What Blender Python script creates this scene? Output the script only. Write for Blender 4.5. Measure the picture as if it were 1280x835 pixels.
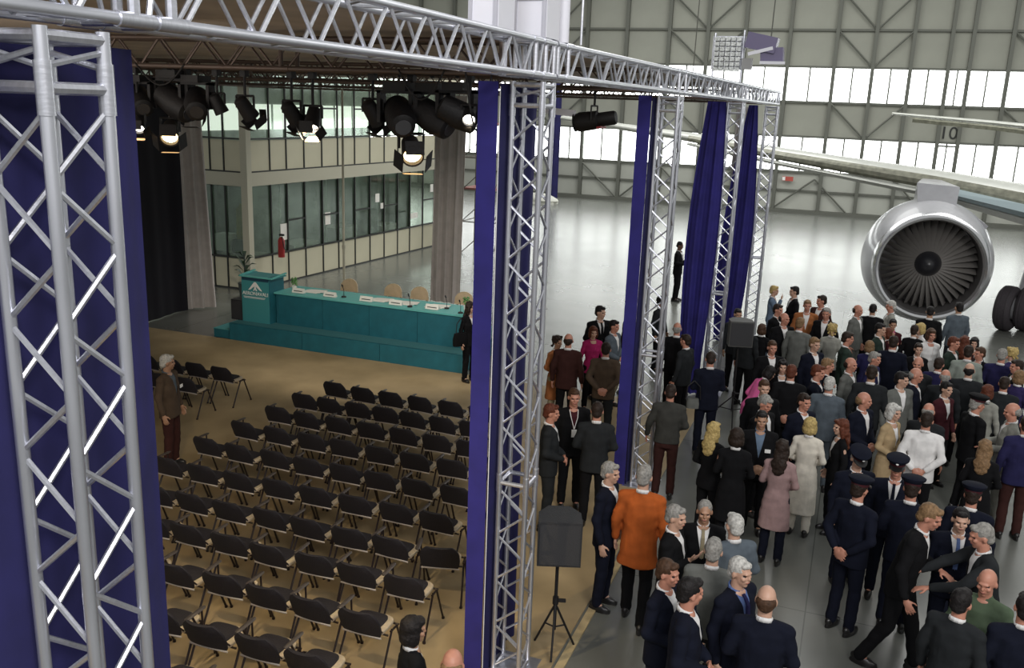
import bpy, bmesh, math, random
from mathutils import Vector, Matrix, noise
random.seed(7)
PI = math.pi
C = bpy.context.scene.collection
for o in list(bpy.data.objects): bpy.data.objects.remove(o)

# ------------------------------------------------------------------ camera
FPX, PITCH, ROLL, YAW, CZ = 1130.0, math.radians(14.2), math.radians(2.1), math.radians(20.5), 5.55
RX = Vector((math.cos(YAW), math.sin(YAW), 0))            # level image-right
FW0 = Vector((-math.sin(YAW), math.cos(YAW), 0))
FW = FW0 * math.cos(PITCH) + Vector((0, 0, -math.sin(PITCH)))
UP = FW0 * math.sin(PITCH) + Vector((0, 0, math.cos(PITCH)))
cr, sr = math.cos(ROLL), math.sin(ROLL)
IR = RX * cr + UP * sr
IU = -RX * sr + UP * cr
cam = bpy.data.cameras.new('camera'); co = bpy.data.objects.new('camera', cam); C.objects.link(co)
cam.sensor_width = 36; cam.lens = 36 * FPX / 1280; cam.clip_end = 400; cam.clip_start = 0.05
m = Matrix.Identity(4)
for i in range(3):
    m[i][0] = IR[i]; m[i][1] = IU[i]; m[i][2] = -FW[i]
m[2][3] = CZ
co.matrix_world = m
bpy.context.scene.camera = co

# ------------------------------------------------------------------ world, light, exposure
sc = bpy.context.scene
sc.view_settings.view_transform = 'Standard'; sc.view_settings.look = 'None'
sc.view_settings.gamma = 1; sc.view_settings.use_curve_mapping = False
sc.view_settings.exposure = 0.0
w = bpy.data.worlds.new('world'); sc.world = w; w.use_nodes = True
w.node_tree.nodes['Background'].inputs[0].default_value = (0.98, 1.0, 0.98, 1)
w.node_tree.nodes['Background'].inputs[1].default_value = 0.50

def area(name, loc, to, size, sy, power, col):
    l = bpy.data.lights.new(name, 'AREA'); l.shape = 'RECTANGLE'; l.size = size; l.size_y = sy
    l.energy = power; l.color = col
    o = bpy.data.objects.new(name, l); C.objects.link(o); o.location = loc
    o.rotation_euler = (Vector(to) - Vector(loc)).to_track_quat('-Z', 'Y').to_euler(); return o
def spot(loc, to, power, ang, col, blend=.6, rad=.035):
    l = bpy.data.lights.new('stage_spot', 'SPOT'); l.energy = power; l.spot_size = math.radians(ang)
    l.spot_blend = blend; l.color = col; l.shadow_soft_size = rad
    o = bpy.data.objects.new('stage_spot', l); C.objects.link(o); o.location = loc
    o.rotation_euler = (Vector(to) - Vector(loc)).to_track_quat('-Z', 'Y').to_euler(); return o
# area fills added for brightness, high over the balcony side and far floor
area('hangar_fill', (7, -4, 13), (0, 14, 0), 5, 5, 1700, (1, .97, .95))
area('hangar_fill', (8, 34, 17), (2, 38, 0), 16, 16, 2700, (1, 1, .97))
area('hangar_fill', (-10, 40, 17), (-10, 38, 0), 16, 16, 2700, (1, 1, .97))
area('balcony_fill', (-1.5, -1.5, 8.5), (-2.6, 8, 3.5), 2.5, 2.5, 260, (.95, .95, 1))  # added fill that brightens the nearest tower

# ------------------------------------------------------------------ materials
MATS = {}
def mat(name, col, rough=.6, metal=0, noise_s=0, noise_a=.0, bump=0, spec=.5, emit=0, trans=0, bscale=None, coat=0):
    if name in MATS: return MATS[name]
    m = bpy.data.materials.new(name); m.use_nodes = True; nt = m.node_tree; b = nt.nodes['Principled BSDF']
    b.inputs['Base Color'].default_value = (*col, 1); b.inputs['Roughness'].default_value = rough
    b.inputs['Metallic'].default_value = metal; b.inputs['Specular IOR Level'].default_value = spec
    if coat: b.inputs['Coat Weight'].default_value = coat
    if emit:
        b.inputs['Emission Color'].default_value = (*col, 1); b.inputs['Emission Strength'].default_value = emit
    if trans: b.inputs['Transmission Weight'].default_value = trans
    if noise_s:
        tc = nt.nodes.new('ShaderNodeTexCoord'); n = nt.nodes.new('ShaderNodeTexNoise')
        n.inputs['Scale'].default_value = noise_s; n.inputs['Detail'].default_value = 4
        nt.links.new(tc.outputs['Object'], n.inputs['Vector'])
        if noise_a:
            mx = nt.nodes.new('ShaderNodeMix'); mx.data_type = 'RGBA'
            mr = nt.nodes.new('ShaderNodeMapRange'); mr.inputs[1].default_value = .3; mr.inputs[2].default_value = .7
            nt.links.new(n.outputs['Fac'], mr.inputs[0]); nt.links.new(mr.outputs[0], mx.inputs[0])
            mx.inputs[6].default_value = (*[max(0, c * (1 - noise_a)) for c in col], 1)
            mx.inputs[7].default_value = (*[min(1, c * (1 + noise_a)) for c in col], 1)
            nt.links.new(mx.outputs[2], b.inputs['Base Color'])
        if bump:
            bp = nt.nodes.new('ShaderNodeBump'); bp.inputs['Strength'].default_value = bump; bp.inputs['Distance'].default_value = .02
            src = n
            if bscale:
                src = nt.nodes.new('ShaderNodeTexNoise'); src.inputs['Scale'].default_value = bscale
                nt.links.new(tc.outputs['Object'], src.inputs['Vector'])
            nt.links.new(src.outputs['Fac'], bp.inputs['Height']); nt.links.new(bp.outputs[0], b.inputs['Normal'])
    MATS[name] = m; return m
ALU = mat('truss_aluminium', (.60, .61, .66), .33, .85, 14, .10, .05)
ALUD = mat('truss_aluminium_shaded', (.13, .095, .08), .5, .5, 14, .15)  # same aluminium, dim brown light under the canopy put into the colour
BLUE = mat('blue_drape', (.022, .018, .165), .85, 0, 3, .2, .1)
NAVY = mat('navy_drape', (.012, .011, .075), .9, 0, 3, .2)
BLACKD = mat('black_drape', (.006, .005, .010), .95)
SHEER = mat('pale_curtain', (.48, .44, .42), .9, 0, 5, .08)
CEIL = mat('brown_canopy', (.50, .43, .37), .95, 0, 1.5, .15)
CHBLK = mat('chair_black', (.010, .008, .012), .75, 0, 60, .2, .2)
CHSEAT = mat('chair_seat', (.46, .38, .27), .7, 0, 30, .12)
CHRIM = mat('chair_rim', (.33, .29, .26), .45)
CHLEG = mat('chair_leg', (.022, .014, .014), .35, .3)
CHPAD = mat('chair_armrest', (.055, .045, .04), .45)
TEAL = mat('teal_panel', (.012, .125, .165), .6, 0, 4, .12)
TEALTOP = mat('aqua_top', (.12, .46, .44), .5)
TEALPOD = mat('aqua_lectern', (.055, .28, .30), .55)
WHITE = mat('white_print', (.85, .85, .83), .6)
PAPER = mat('paper', (.82, .80, .74), .7)
BLACK = mat('black_casing', (.006, .005, .006), .6, 0, 40, .2, .2)
BLACKS = mat('black_speaker', (.022, .022, .024), .65, 0, 60, .2, .3)
GRILLE = mat('speaker_grille', (.03, .03, .033), .75, 0, 150, .3, .4)
RED = mat('red_paint', (.35, .02, .02), .4)
LAMPON = mat('lit_lens', (1, .72, .36), .5, emit=9)
LAMPW = mat('lit_lens_white', (1, .93, .8), .5, emit=12)
WINE = mat('window_daylight', (.97, 1, .98), .5, emit=4.5)
PANEL = mat('hangar_panel', (.31, .315, .27), .75, 0, .6, .07)
PANEL2 = mat('hangar_panel_low', (.42, .43, .385), .7, 0, .6, .07)
STEELG = mat('hangar_steel', (.13, .135, .115), .6, .2)
OFFP = mat('office_panel', (.56, .53, .39), .6, 0, 1.2, .05)
OFFB = mat('office_beam', (.48, .46, .36), .6)
OFFM = mat('office_mullion', (.018, .020, .018), .5)
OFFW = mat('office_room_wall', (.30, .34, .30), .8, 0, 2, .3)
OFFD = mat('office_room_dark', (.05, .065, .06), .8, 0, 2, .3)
NAC = mat('nacelle_paint', (.33, .33, .35), .42, .3, 6, .05, coat=.3)
LIP = mat('polished_lip', (.62, .62, .64), .2, .85)
INLET = mat('inlet_liner', (.09, .085, .085), .5)
FAN = mat('fan_blade', (.38, .36, .34), .4, .5)
SPIN = mat('spinner', (.02, .02, .024), .3)
WINGM = mat('wing_paint', (.50, .51, .47), .35, .2, 3, .08)
WINGD = mat('wing_slat', (.22, .22, .17), .45, .3, 6, .3)
WINGB = mat('wing_flap', (.36, .44, .46), .35, .2)
RUB = mat('tyre_rubber', (.045, .038, .044), .7, 0, 30, .2, .2)
CRATE = mat('white_cabinet', (.74, .74, .80), .4)
GLASS = None
def glassmat(name, tint, alpha, rough=.08):
    m = bpy.data.materials.new(name); m.use_nodes = True; nt = m.node_tree
    out = nt.nodes['Material Output']; nt.nodes.remove(nt.nodes['Principled BSDF'])
    t = nt.nodes.new('ShaderNodeBsdfTransparent'); t.inputs[0].default_value = (*tint, 1)
    g = nt.nodes.new('ShaderNodeBsdfGlossy'); g.inputs['Roughness'].default_value = rough; g.inputs[0].default_value = (.9, 1, .95, 1)
    mx = nt.nodes.new('ShaderNodeMixShader'); mx.inputs[0].default_value = alpha
    nt.links.new(t.outputs[0], mx.inputs[1]); nt.links.new(g.outputs[0], mx.inputs[2]); nt.links.new(mx.outputs[0], out.inputs[0])
    return m
GLASS = glassmat('office_glass', (.78, .84, .78), .11)

def floor_material():
    m = bpy.data.materials.new('hangar_floor'); m.use_nodes = True; nt = m.node_tree; b = nt.nodes['Principled BSDF']
    tc = nt.nodes.new('ShaderNodeTexCoord')
    n1 = nt.nodes.new('ShaderNodeTexNoise'); n1.inputs['Scale'].default_value = .25; n1.inputs['Detail'].default_value = 6
    n2 = nt.nodes.new('ShaderNodeTexNoise'); n2.inputs['Scale'].default_value = .8; n2.inputs['Detail'].default_value = 5
    br = nt.nodes.new('ShaderNodeTexBrick'); br.offset = 0; br.inputs['Scale'].default_value = 1
    br.inputs['Mortar Size'].default_value = .008; br.inputs['Brick Width'].default_value = 5; br.inputs['Row Height'].default_value = 5
    for n in (n1, n2, br): nt.links.new(tc.outputs['Object'], n.inputs['Vector'])
    r = nt.nodes.new('ShaderNodeValToRGB'); r.color_ramp.elements[0].position = .3; r.color_ramp.elements[1].position = .72
    r.color_ramp.elements[0].color = (.15, .155, .14, 1); r.color_ramp.elements[1].color = (.22, .225, .205, 1)
    nt.links.new(n1.outputs['Fac'], r.inputs[0])
    mx = nt.nodes.new('ShaderNodeMix'); mx.data_type = 'RGBA'; mx.blend_type = 'MULTIPLY'; mx.inputs[0].default_value = .35
    nt.links.new(r.outputs[0], mx.inputs[6]); nt.links.new(n2.outputs['Fac'], mx.inputs[7])
    m2 = nt.nodes.new('ShaderNodeMix'); m2.data_type = 'RGBA'
    nt.links.new(br.outputs['Fac'], m2.inputs[0]); nt.links.new(mx.outputs[2], m2.inputs[6]); m2.inputs[7].default_value = (.08, .085, .075, 1)
    nt.links.new(m2.outputs[2], b.inputs['Base Color'])
    rr = nt.nodes.new('ShaderNodeMapRange'); rr.inputs[3].default_value = .23; rr.inputs[4].default_value = .29
    nt.links.new(n2.outputs['Fac'], rr.inputs[0]); nt.links.new(rr.outputs[0], b.inputs['Roughness'])
    b.inputs['Specular IOR Level'].default_value = .9
    return m
def carpet_material():
    m = bpy.data.materials.new('tan_floor_covering'); m.use_nodes = True; nt = m.node_tree; b = nt.nodes['Principled BSDF']
    tc = nt.nodes.new('ShaderNodeTexCoord')
    n1 = nt.nodes.new('ShaderNodeTexNoise'); n1.inputs['Scale'].default_value = .9; n1.inputs['Detail'].default_value = 5
    n2 = nt.nodes.new('ShaderNodeTexNoise'); n2.inputs['Scale'].default_value = 25
    for n in (n1, n2): nt.links.new(tc.outputs['Object'], n.inputs['Vector'])
    r = nt.nodes.new('ShaderNodeValToRGB'); r.color_ramp.elements[0].position = .32; r.color_ramp.elements[1].position = .68
    r.color_ramp.elements[0].color = (.25, .185, .095, 1); r.color_ramp.elements[1].color = (.40, .30, .165, 1)
    nt.links.new(n1.outputs['Fac'], r.inputs[0]); nt.links.new(r.outputs[0], b.inputs['Base Color'])
    bp = nt.nodes.new('ShaderNodeBump'); bp.inputs['Strength'].default_value = .15
    nt.links.new(n2.outputs['Fac'], bp.inputs['Height']); nt.links.new(bp.outputs[0], b.inputs['Normal'])
    b.inputs['Roughness'].default_value = .6
    return m

# ------------------------------------------------------------------ helpers
class MB:
    def __init__(s): s.v = []; s.f = []
    def add(s, vs, fs):
        k = len(s.v); s.v += [Vector(v) for v in vs]; s.f += [tuple(i + k for i in f) for f in fs]
    def box(s, c, d, rot=None):
        c = Vector(c); vs = []
        for x in (-.5, .5):
            for y in (-.5, .5):
                for z in (-.5, .5):
                    p = Vector((x * d[0], y * d[1], z * d[2]))
                    if rot is not None: p = rot @ p
                    vs.append(c + p)
        s.add(vs, [(0, 1, 3, 2), (4, 6, 7, 5), (0, 4, 5, 1), (2, 3, 7, 6), (0, 2, 6, 4), (1, 5, 7, 3)])
    def rings(s, rs, cap=True):
        n = len(rs[0]); vs = [p for r in rs for p in r]; fs = []
        for i in range(len(rs) - 1):
            for j in range(n):
                a = i * n + j; b = i * n + (j + 1) % n
                fs.append((a, b, b + n, a + n))
        if cap:
            fs.append(tuple(reversed(range(n)))); fs.append(tuple(range((len(rs) - 1) * n, len(rs) * n)))
        s.add(vs, fs)
    def tube(s, p0, p1, r0, r1=None, seg=10):
        if r1 is None: r1 = r0
        p0, p1 = Vector(p0), Vector(p1); d = (p1 - p0).normalized()
        a = d.orthogonal().normalized(); b = d.cross(a)
        R = []
        for p, r in ((p0, r0), (p1, r1)):
            R.append([p + (a * math.cos(t) + b * math.sin(t)) * r for t in [2 * PI * k / seg for k in range(seg)]])
        s.rings(R)
    def path(s, pts, r, seg=8):
        for i in range(len(pts) - 1): s.tube(pts[i], pts[i + 1], r, r, seg)
    def cap(s, p0, p1, r0, r1=None, seg=12):       # capsule
        if r1 is None: r1 = r0
        p0, p1 = Vector(p0), Vector(p1); d = (p1 - p0).normalized()
        a = d.orthogonal().normalized(); b = d.cross(a); R = []
        for t in (-80, -50, -20, 0): R.append((p0 + d * r0 * math.sin(math.radians(t)), r0 * math.cos(math.radians(t))))
        for t in (0, 20, 50, 80): R.append((p1 + d * r1 * math.sin(math.radians(t)), r1 * math.cos(math.radians(t))))
        s.rings([[p + (a * math.cos(q) + b * math.sin(q)) * r for q in [2 * PI * k / seg for k in range(seg)]] for p, r in R])
    def ell(s, c, rad, seg=16, rot=None):
        c = Vector(c); R = []; h = seg // 2
        for i in range(h + 1):
            t = -PI / 2 + PI * (i + .02 if i == 0 else (i - .02 if i == h else i)) / h
            ring = []
            for k in range(seg):
                q = 2 * PI * k / seg
                p = Vector((rad[0] * math.cos(t) * math.cos(q), rad[1] * math.cos(t) * math.sin(q), rad[2] * math.sin(t)))
                if rot is not None: p = rot @ p
                ring.append(c + p)
            R.append(ring)
        s.rings(R)
    def loft(s, rs, seg=20, power=2.0):             # rs: (z, rx, ry, cx, cy)
        R = []
        for z, rx, ry, cx, cy in rs:
            ring = []
            for k in range(seg):
                q = 2 * PI * k / seg; c, n_ = math.cos(q), math.sin(q); e = 2 / power
                ring.append(Vector((cx + rx * math.copysign(abs(c) ** e, c), cy + ry * math.copysign(abs(n_) ** e, n_), z)))
            R.append(ring)
        s.rings(R)
    def lathe(s, prof, seg=48, org=(0, 0, 0), rot=None, closed=False):  # prof (axial y, radius), axis Y
        R = []
        for y, r in prof:
            ring = []
            for k in range(seg):
                q = 2 * PI * k / seg; p = Vector((r * math.cos(q), y, r * math.sin(q)))
                if rot is not None: p = rot @ p
                ring.append(Vector(org) + p)
            R.append(ring)
        s.rings(R, cap=not closed)
    def mesh(s, name, smooth=False, mats=()):
        me = bpy.data.meshes.new(name); me.from_pydata([tuple(v) for v in s.v], [], s.f)
        bm = bmesh.new(); bm.from_mesh(me); bmesh.ops.recalc_face_normals(bm, faces=bm.faces); bm.to_mesh(me); bm.free()
        for m_ in mats: me.materials.append(m_)
        if smooth:
            me.polygons.foreach_set('use_smooth', [True] * len(me.polygons))
            try: me.set_sharp_from_angle(angle=math.radians(40))
            except Exception: pass
        return me
    def build(s, name, m_, parent=None, smooth=False, loc=None):
        return link(name, s.mesh(name, smooth, [m_]), parent, loc)
def link(name, me, parent=None, loc=None, rot=None, mw=None):
    o = bpy.data.objects.new(name, me); C.objects.link(o)
    if parent is not None: o.parent = parent
    if mw is not None: o.matrix_local = mw
    if loc is not None: o.location = loc
    if rot is not None: o.rotation_euler = rot
    return o
def tag(o, label=None, cat=None, group=None, kind=None):
    if label: o['label'] = label
    if cat: o['category'] = cat
    if group: o['group'] = group
    if kind: o['kind'] = kind
    return o
def empty(name, loc=(0, 0, 0), rz=0, label=None, cat=None, group=None, kind=None):
    o = bpy.data.objects.new(name, None); C.objects.link(o); o.location = loc; o.rotation_euler = (0, 0, rz)
    o.empty_display_size = .1
    return tag(o, label, cat, group, kind)
def box(name, c, d, m_, parent=None, rot=None, **k):
    b = MB(); b.box((0, 0, 0), d, rot); return tag(b.build(name, m_, parent, loc=c), **k)
_bm = {}
def sharedbox(name, c, d, m_, parent, rz=0):
    key = (name, tuple(round(x, 3) for x in d), m_.name)
    if key not in _bm:
        b = MB(); b.box((0, 0, 0), d); _bm[key] = b.mesh(name, False, [m_])
    return link(name, _bm[key], parent, c, (0, 0, rz))
def ray(u, v):
    a, b = u - 640, v - 417.5
    return (IR * a - IU * b + FW * FPX).normalized()
def onplane(u, v, ax, val):                         # real point where the sight line meets a real plane
    d = ray(u, v); o = Vector((0, 0, CZ)); t = (val - o[ax]) / d[ax]; return o + d * t

# ------------------------------------------------------------------ floor and hangar shell
fb = MB(); fb.box((-6, 30, -.1), (110, 90, .2))
tag(fb.build('floor', floor_material()), kind='structure')
cb = MB(); cb.box((-9.6, 7.0, .006), (14.5, 19.6, .012))
tag(cb.build('trim_1', carpet_material()), kind='structure')
tb = MB(); tb.box((-2.27, 8.2, .010), (.09, 4.2, .02))
tag(tb.build('cable_cover', mat('yellow_tape', (.42, .33, .18), .6, 0, 8, .25)), 'yellowish tape strip along the edge of the tan floor by middle tower', 'tape')

wall = empty('wall_back', (0, 56, 0), kind='structure')
cols = [-40 + 2.4 * i for i in range(10)] + [-16.64, -14.17, -11.6, -9.33, -7.19, -4.7, -2.16, -.13, 1.8, 3.67, 4.7, 6.58, 8.8, 11.1, 13.5, 15.9]
zs = [0, 2.38, 4.38, 6.32, 8.25, 10.25, 12.3, 14.4, 16.5]
for i in range(len(cols) - 1):
    x0, x1 = cols[i], cols[i + 1]; wd = x1 - x0
    for j in range(len(zs) - 1):
        z0, z1 = zs[j], zs[j + 1]; zc = (z0 + z1) / 2; h = z1 - z0
        if j in (1, 3):
            if j == 1 and i == 19: pass
            for k in range(2):
                sharedbox('window_pane', (x0 + wd * (.25 + .5 * k), .02, zc), (round(wd / 2 - .10, 2), .04, h - .08), WINE, wall)
            sharedbox('mullion', ((x0 + x1) / 2, -.04, zc), (.07, .10, h), STEELG, wall)
        else:
            sharedbox('panel', ((x0 + x1) / 2, .02, zc), (round(wd - .05, 2), .06, round(h - .06, 2)), PANEL2 if j == 0 else PANEL, wall)
for x in cols: sharedbox('column', (x, -.17, 8.25), (.20, .26, 16.5), STEELG, wall)
for z in zs[1:]: sharedbox('rail', (-12, -.10, z), (56, .14, .12), STEELG, wall)
sharedbox('rail', (-12, -.12, 1.3), (56, .12, .09), STEELG, wall)
sharedbox('rail', (-12, -.25, .1), (56, .5, .2), STEELG, wall)
sharedbox('back_sheet', (-12, .25, 8.25), (56, .2, 16.5), STEELG, wall)
def brace(x0, z0, x1, z1):
    b = MB(); b.tube((x0, -.22, z0), (x1, -.22, z1), .055, seg=6); b.build('brace', STEELG, wall)
for (a0, am, a1) in [(-2.16, -.13, 1.8), (-11.6, -9.33, -7.19), (6.58, 8.8, 11.1), (-21, -18.6, -16.64)]:
    for (zt, zb) in [(12.3, 10.25), (10.25, 8.25), (6.32, 4.38)]:
        brace(a0, zt, am, zb); brace(am, zb, a1, zt)
brace(-16.64, 2.3, -14.17, .1); brace(-14.17, .1, -11.6, 2.3); brace(-11.6, 2.3, -9.33, .1); brace(-9.33, .1, -7.19, 2.3)
brace(-4.7, .2, -2.5, 2.0); brace(-2.5, 2.0, -.5, .1); brace(1.8, 2.2, 3.6, .3)
# bay number
def text(name, body, size, loc, rot, m_, parent, ext=.005, align='CENTER'):
    cu = bpy.data.curves.new(name, 'FONT'); cu.body = body; cu.size = size; cu.extrude = ext; cu.align_x = align
    t = bpy.data.objects.new(name, cu); C.objects.link(t)
    me = bpy.data.meshes.new_from_object(t.evaluated_get(bpy.context.evaluated_depsgraph_get())); bpy.data.objects.remove(t)
    me.materials.append(m_) if not me.materials else None
    for i in range(len(me.materials)): me.materials[i] = m_
    return link(name, me, parent, loc, rot)
text('bay_number', '10', .95, (4.18, -.04, 4.60), (PI / 2, 0, 0), OFFM, wall)
b = MB()
for z in (2.45, 4.2): b.box((4.18, -.12, z), (1.0, .08, .10))
for x in (3.72, 4.64): b.box((x, -.12, 3.3), (.08, .08, 1.8))
b.build('door_frame', STEELG, wall)
sg = box('wall_sign', (-4.0, 55.75, 1.95), (.62, .05, .25), mat('sign_red', (.45, .08, .06), .6), label='small red sign low on the hangar back wall', cat='sign')
b = MB(); b.box((-.22, -.03, 0), (.16, .02, .2)); b.build('sign_symbol', WHITE, sg)
# unseen sides of the hangar, so that reflections and side steps stay right
b = MB(); b.box((-41, 30, 8), (.4, 56, 16)); tag(b.build('wall_left', PANEL), kind='structure')
# far navy drape and white bundle at its foot
def drape(name, pts, z0, z1, m_, amp=.05, freq=14, nz=14, sway=None, th=.012, parent=None, nx=60):
    """pleated cloth along a ground polyline"""
    L = [0]; P = [Vector((*p, 0)) for p in pts]
    for i in range(1, len(P)): L.append(L[-1] + (P[i] - P[i - 1]).length)
    vs = []; fs = []
    front = []; back = []
    for j in range(nz + 1):
        t = j / nz; z = z0 + (z1 - z0) * t
        for i in range(nx + 1):
            s_ = L[-1] * i / nx; k = max(q for q in range(len(P) - 1) if L[q] <= s_ + 1e-9) if s_ > 0 else 0
            d = (P[k + 1] - P[k]).normalized(); p = P[k] + d * (s_ - L[k]); nrm = Vector((-d.y, d.x, 0))
            a = amp * (.6 + .4 * (1 - t)) * (math.sin(s_ * freq + 1.3 * math.sin(s_ * 2.1) + .5 * math.sin(t * 3 + s_)) + .3 * math.sin(s_ * freq * 2.3 + t))
            q = p + nrm * a
            if sway: q = sway(q, t, i / nx)
            front.append(Vector((q.x, q.y, z)) - nrm * th / 2); back.append(Vector((q.x, q.y, z)) + nrm * th / 2)
    n = nx + 1; N = len(front)
    def g(j, i): return j * n + i
    for j in range(nz):
        for i in range(nx):
            a, b_, c_, d_ = g(j, i), g(j, i + 1), g(j + 1, i + 1), g(j + 1, i)
            fs.append((a, b_, c_, d_)); fs.append((a + N, d_ + N, c_ + N, b_ + N))
    for j in range(nz):
        for i in (0, nx):
            fs.append((g(j, i), g(j + 1, i), g(j + 1, i) + N, g(j, i) + N))
    for i in range(nx):
        for j in (0, nz):
            fs.append((g(j, i), g(j, i + 1), g(j, i + 1) + N, g(j, i) + N))
    mb = MB(); mb.v = front + back; mb.f = fs
    return mb.build(name, m_, parent, smooth=True)
tag(drape('blue_drape', [(-17.6, 52), (-16.9, 52)], .0, 14.5, NAVY, .08, 9, th=.04), 'tall navy drape hanging against the far hangar wall', 'drape')
b = MB(); b.ell((0, 0, .28), (1.1, .5, .34)); b.ell((.5, -.1, .22), (.8, .5, .25)); b.box((0, 0, .06), (2.2, 1, .12))
tag(b.build('covered_pile', mat('white_sheet', (.62, .62, .56), .8, 0, 2, .1), smooth=True, loc=(-17.6, 50.6, 0)), 'low pile under a white sheet at the foot of the far navy drape', 'covered pile')

# ------------------------------------------------------------------ office block inside the hangar
off = empty('office_building', (-16.4, 21.7, 0), label='two storey glazed office block with cream panels behind the stage', cat='building')
OX, OY = -16.4, 21.7
lev = [(0, .92, 'p'), (.92, 3.02, 'g'), (3.02, 3.4, 'b'), (3.4, 4.33, 'p'), (4.33, 6.3, 'g'), (6.3, 7.6, 'p')]
def office_face(p0, dirv, edges, nrm, rails):
    ang = math.atan2(dirv[1], dirv[0])
    for i in range(len(edges) - 1):
        s0, s1 = edges[i], edges[i + 1]; wd = s1 - s0; sm = (s0 + s1) / 2
        cx, cy = p0[0] + dirv[0] * sm, p0[1] + dirv[1] * sm
        for z0, z1, t in lev:
            zc = (z0 + z1) / 2; h = z1 - z0
            if t == 'p': sharedbox('panel', (cx, cy, zc), (round(wd - .05, 2), .06, round(h - .05, 2)), OFFP, off, ang)
            elif t == 'g':
                sharedbox('window_pane', (cx, cy, zc), (round(wd - .06, 2), .012, round(h - .06, 2)), GLASS, off, ang)
                if i in rails: sharedbox('transom', (cx - nrm[0] * -.02, cy + nrm[1] * .02, z0 + h * .46), (round(wd, 2), .06, .05), OFFM, off, ang)
    for s0 in edges:
        for z0, z1, t in lev:
            if t in 'pg': sharedbox('mullion', (p0[0] + dirv[0] * s0 + nrm[0] * .03, p0[1] + dirv[1] * s0 + nrm[1] * .03, (z0 + z1) / 2), (.04, .05, round(z1 - z0, 2)), OFFM, off, ang)
    Lt = edges[-1] - edges[0]; sm = (edges[-1] + edges[0]) / 2
    for z0, z1, t in lev:
        if t == 'b':
            sharedbox('beam', (p0[0] + dirv[0] * sm, p0[1] + dirv[1] * sm, (z0 + z1) / 2), (round(Lt, 2), .22, z1 - z0), OFFB, off, ang)
        for z in (z0,):
            sharedbox('rail', (p0[0] + dirv[0] * sm + nrm[0] * .03, p0[1] + dirv[1] * sm + nrm[1] * .03, z + .02), (round(Lt, 2), .08, .04), OFFM, off, ang)
d2 = Vector((.075, .997)); d2 = (d2.x, d2.y)
office_face((0, 0), d2, [0, 1.0, 1.75, 2.6, 3.5, 4.35, 5.3, 6.2, 7.1, 8.0, 8.85, 9.8, 10.7, 11.7, 12.6], (1, 0), (2, 4, 6, 8, 11))
office_face((0, 0), (-1, 0), [0, .72, 1.2, 1.9, 2.7, 3.5, 4.3], (0, -1), ())
box('corner_post', (.04, -.04, 3.8), (.22, .22, 7.6), OFFB, off)
box('back_wall', (-3.2, 6.3, 3.8), (.1, 12.6, 7.6), OFFW, off)
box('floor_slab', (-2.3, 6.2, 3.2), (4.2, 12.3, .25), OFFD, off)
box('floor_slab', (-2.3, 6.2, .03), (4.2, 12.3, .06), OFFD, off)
box('roof_slab', (-2.1, 6.2, 7.7), (4.4, 12.9, .2), OFFB, off)
for k, yy in enumerate((2.6, 5.3, 8.9, 11.6)): box('partition', (-1.9, yy, 1.6), (2.4, .06, 3.0), OFFW, off)
for k, (x_, y_, z_, d_) in enumerate([(-1.3, 1.5, .4, (1.2, .7, .8)), (-1.2, 4.2, .4, (.8, 1.4, .8)), (-1.4, 7.2, .5, (.8, 1.3, 1.0)), (-1.2, 10, .4, (.8, 1.3, .8)), (-2.6, 3.5, 1.0, (.5, 1.6, 2.0)), (-2.6, 9.8, 1.0, (.5, 1.6, 2.0))]):
    box('desk' if d_[2] < 1.5 else 'locker', (x_, y_, z_), d_, mat('office_desk', (.30, .30, .27), .6), off)
box('computer_screen', (-1.05, .35, 1.3), (.5, .4, .5), mat('screen_case', (.55, .56, .55), .5), off)
box('computer_screen', (-.55, .4, 1.2), (.4, .35, .4), OFFD, off)
for (s, z, w_, h_) in [(3.8, 1.75, .28, .4), (1.6, 1.55, .35, .5), (6.7, 2.2, .25, .3), (7.0, 1.9, .2, .2), (11.2, 1.6, .3, .3), (9.2, 1.35, .5, .2), (10.5, 2.3, .22, .3)]:
    sharedbox('notice', (d2[0] * s + .015, d2[1] * s, z), (w_, .01, h_), PAPER, off, math.atan2(d2[1], d2[0]))
b = MB(); b.loft([(.95, .16, .12, 0, 0), (1.5, .22, .14, 0, 0), (2.3, .2, .12, 0, 0), (2.45, .08, .06, 0, 0)], 12)
tag(b.build('work_coat', mat('yellow_coat', (.24, .22, .04), .8, 0, 6, .2), smooth=True, loc=(-16.95, 22.2, 0)), 'olive yellow work coat hanging inside the glazed office corner', 'coat')
for k in range(9): sharedbox('far_window_pane', (-3.12, 1.0 + 1.35 * k, 4.85), (.02, 1.2, .85), mat('office_daylight', (1, 1, .97), .5, emit=1.1), off)
for k in range(5): sharedbox('office_fill_strip', (-1.7, 1.4 + 2.4 * k, 3.04), (.25, 1.2, .04), mat('fill_strip_glow', (.9, 1, .92), .5, emit=3.0), off)  # glowing strips added to brighten the office interior
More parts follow.
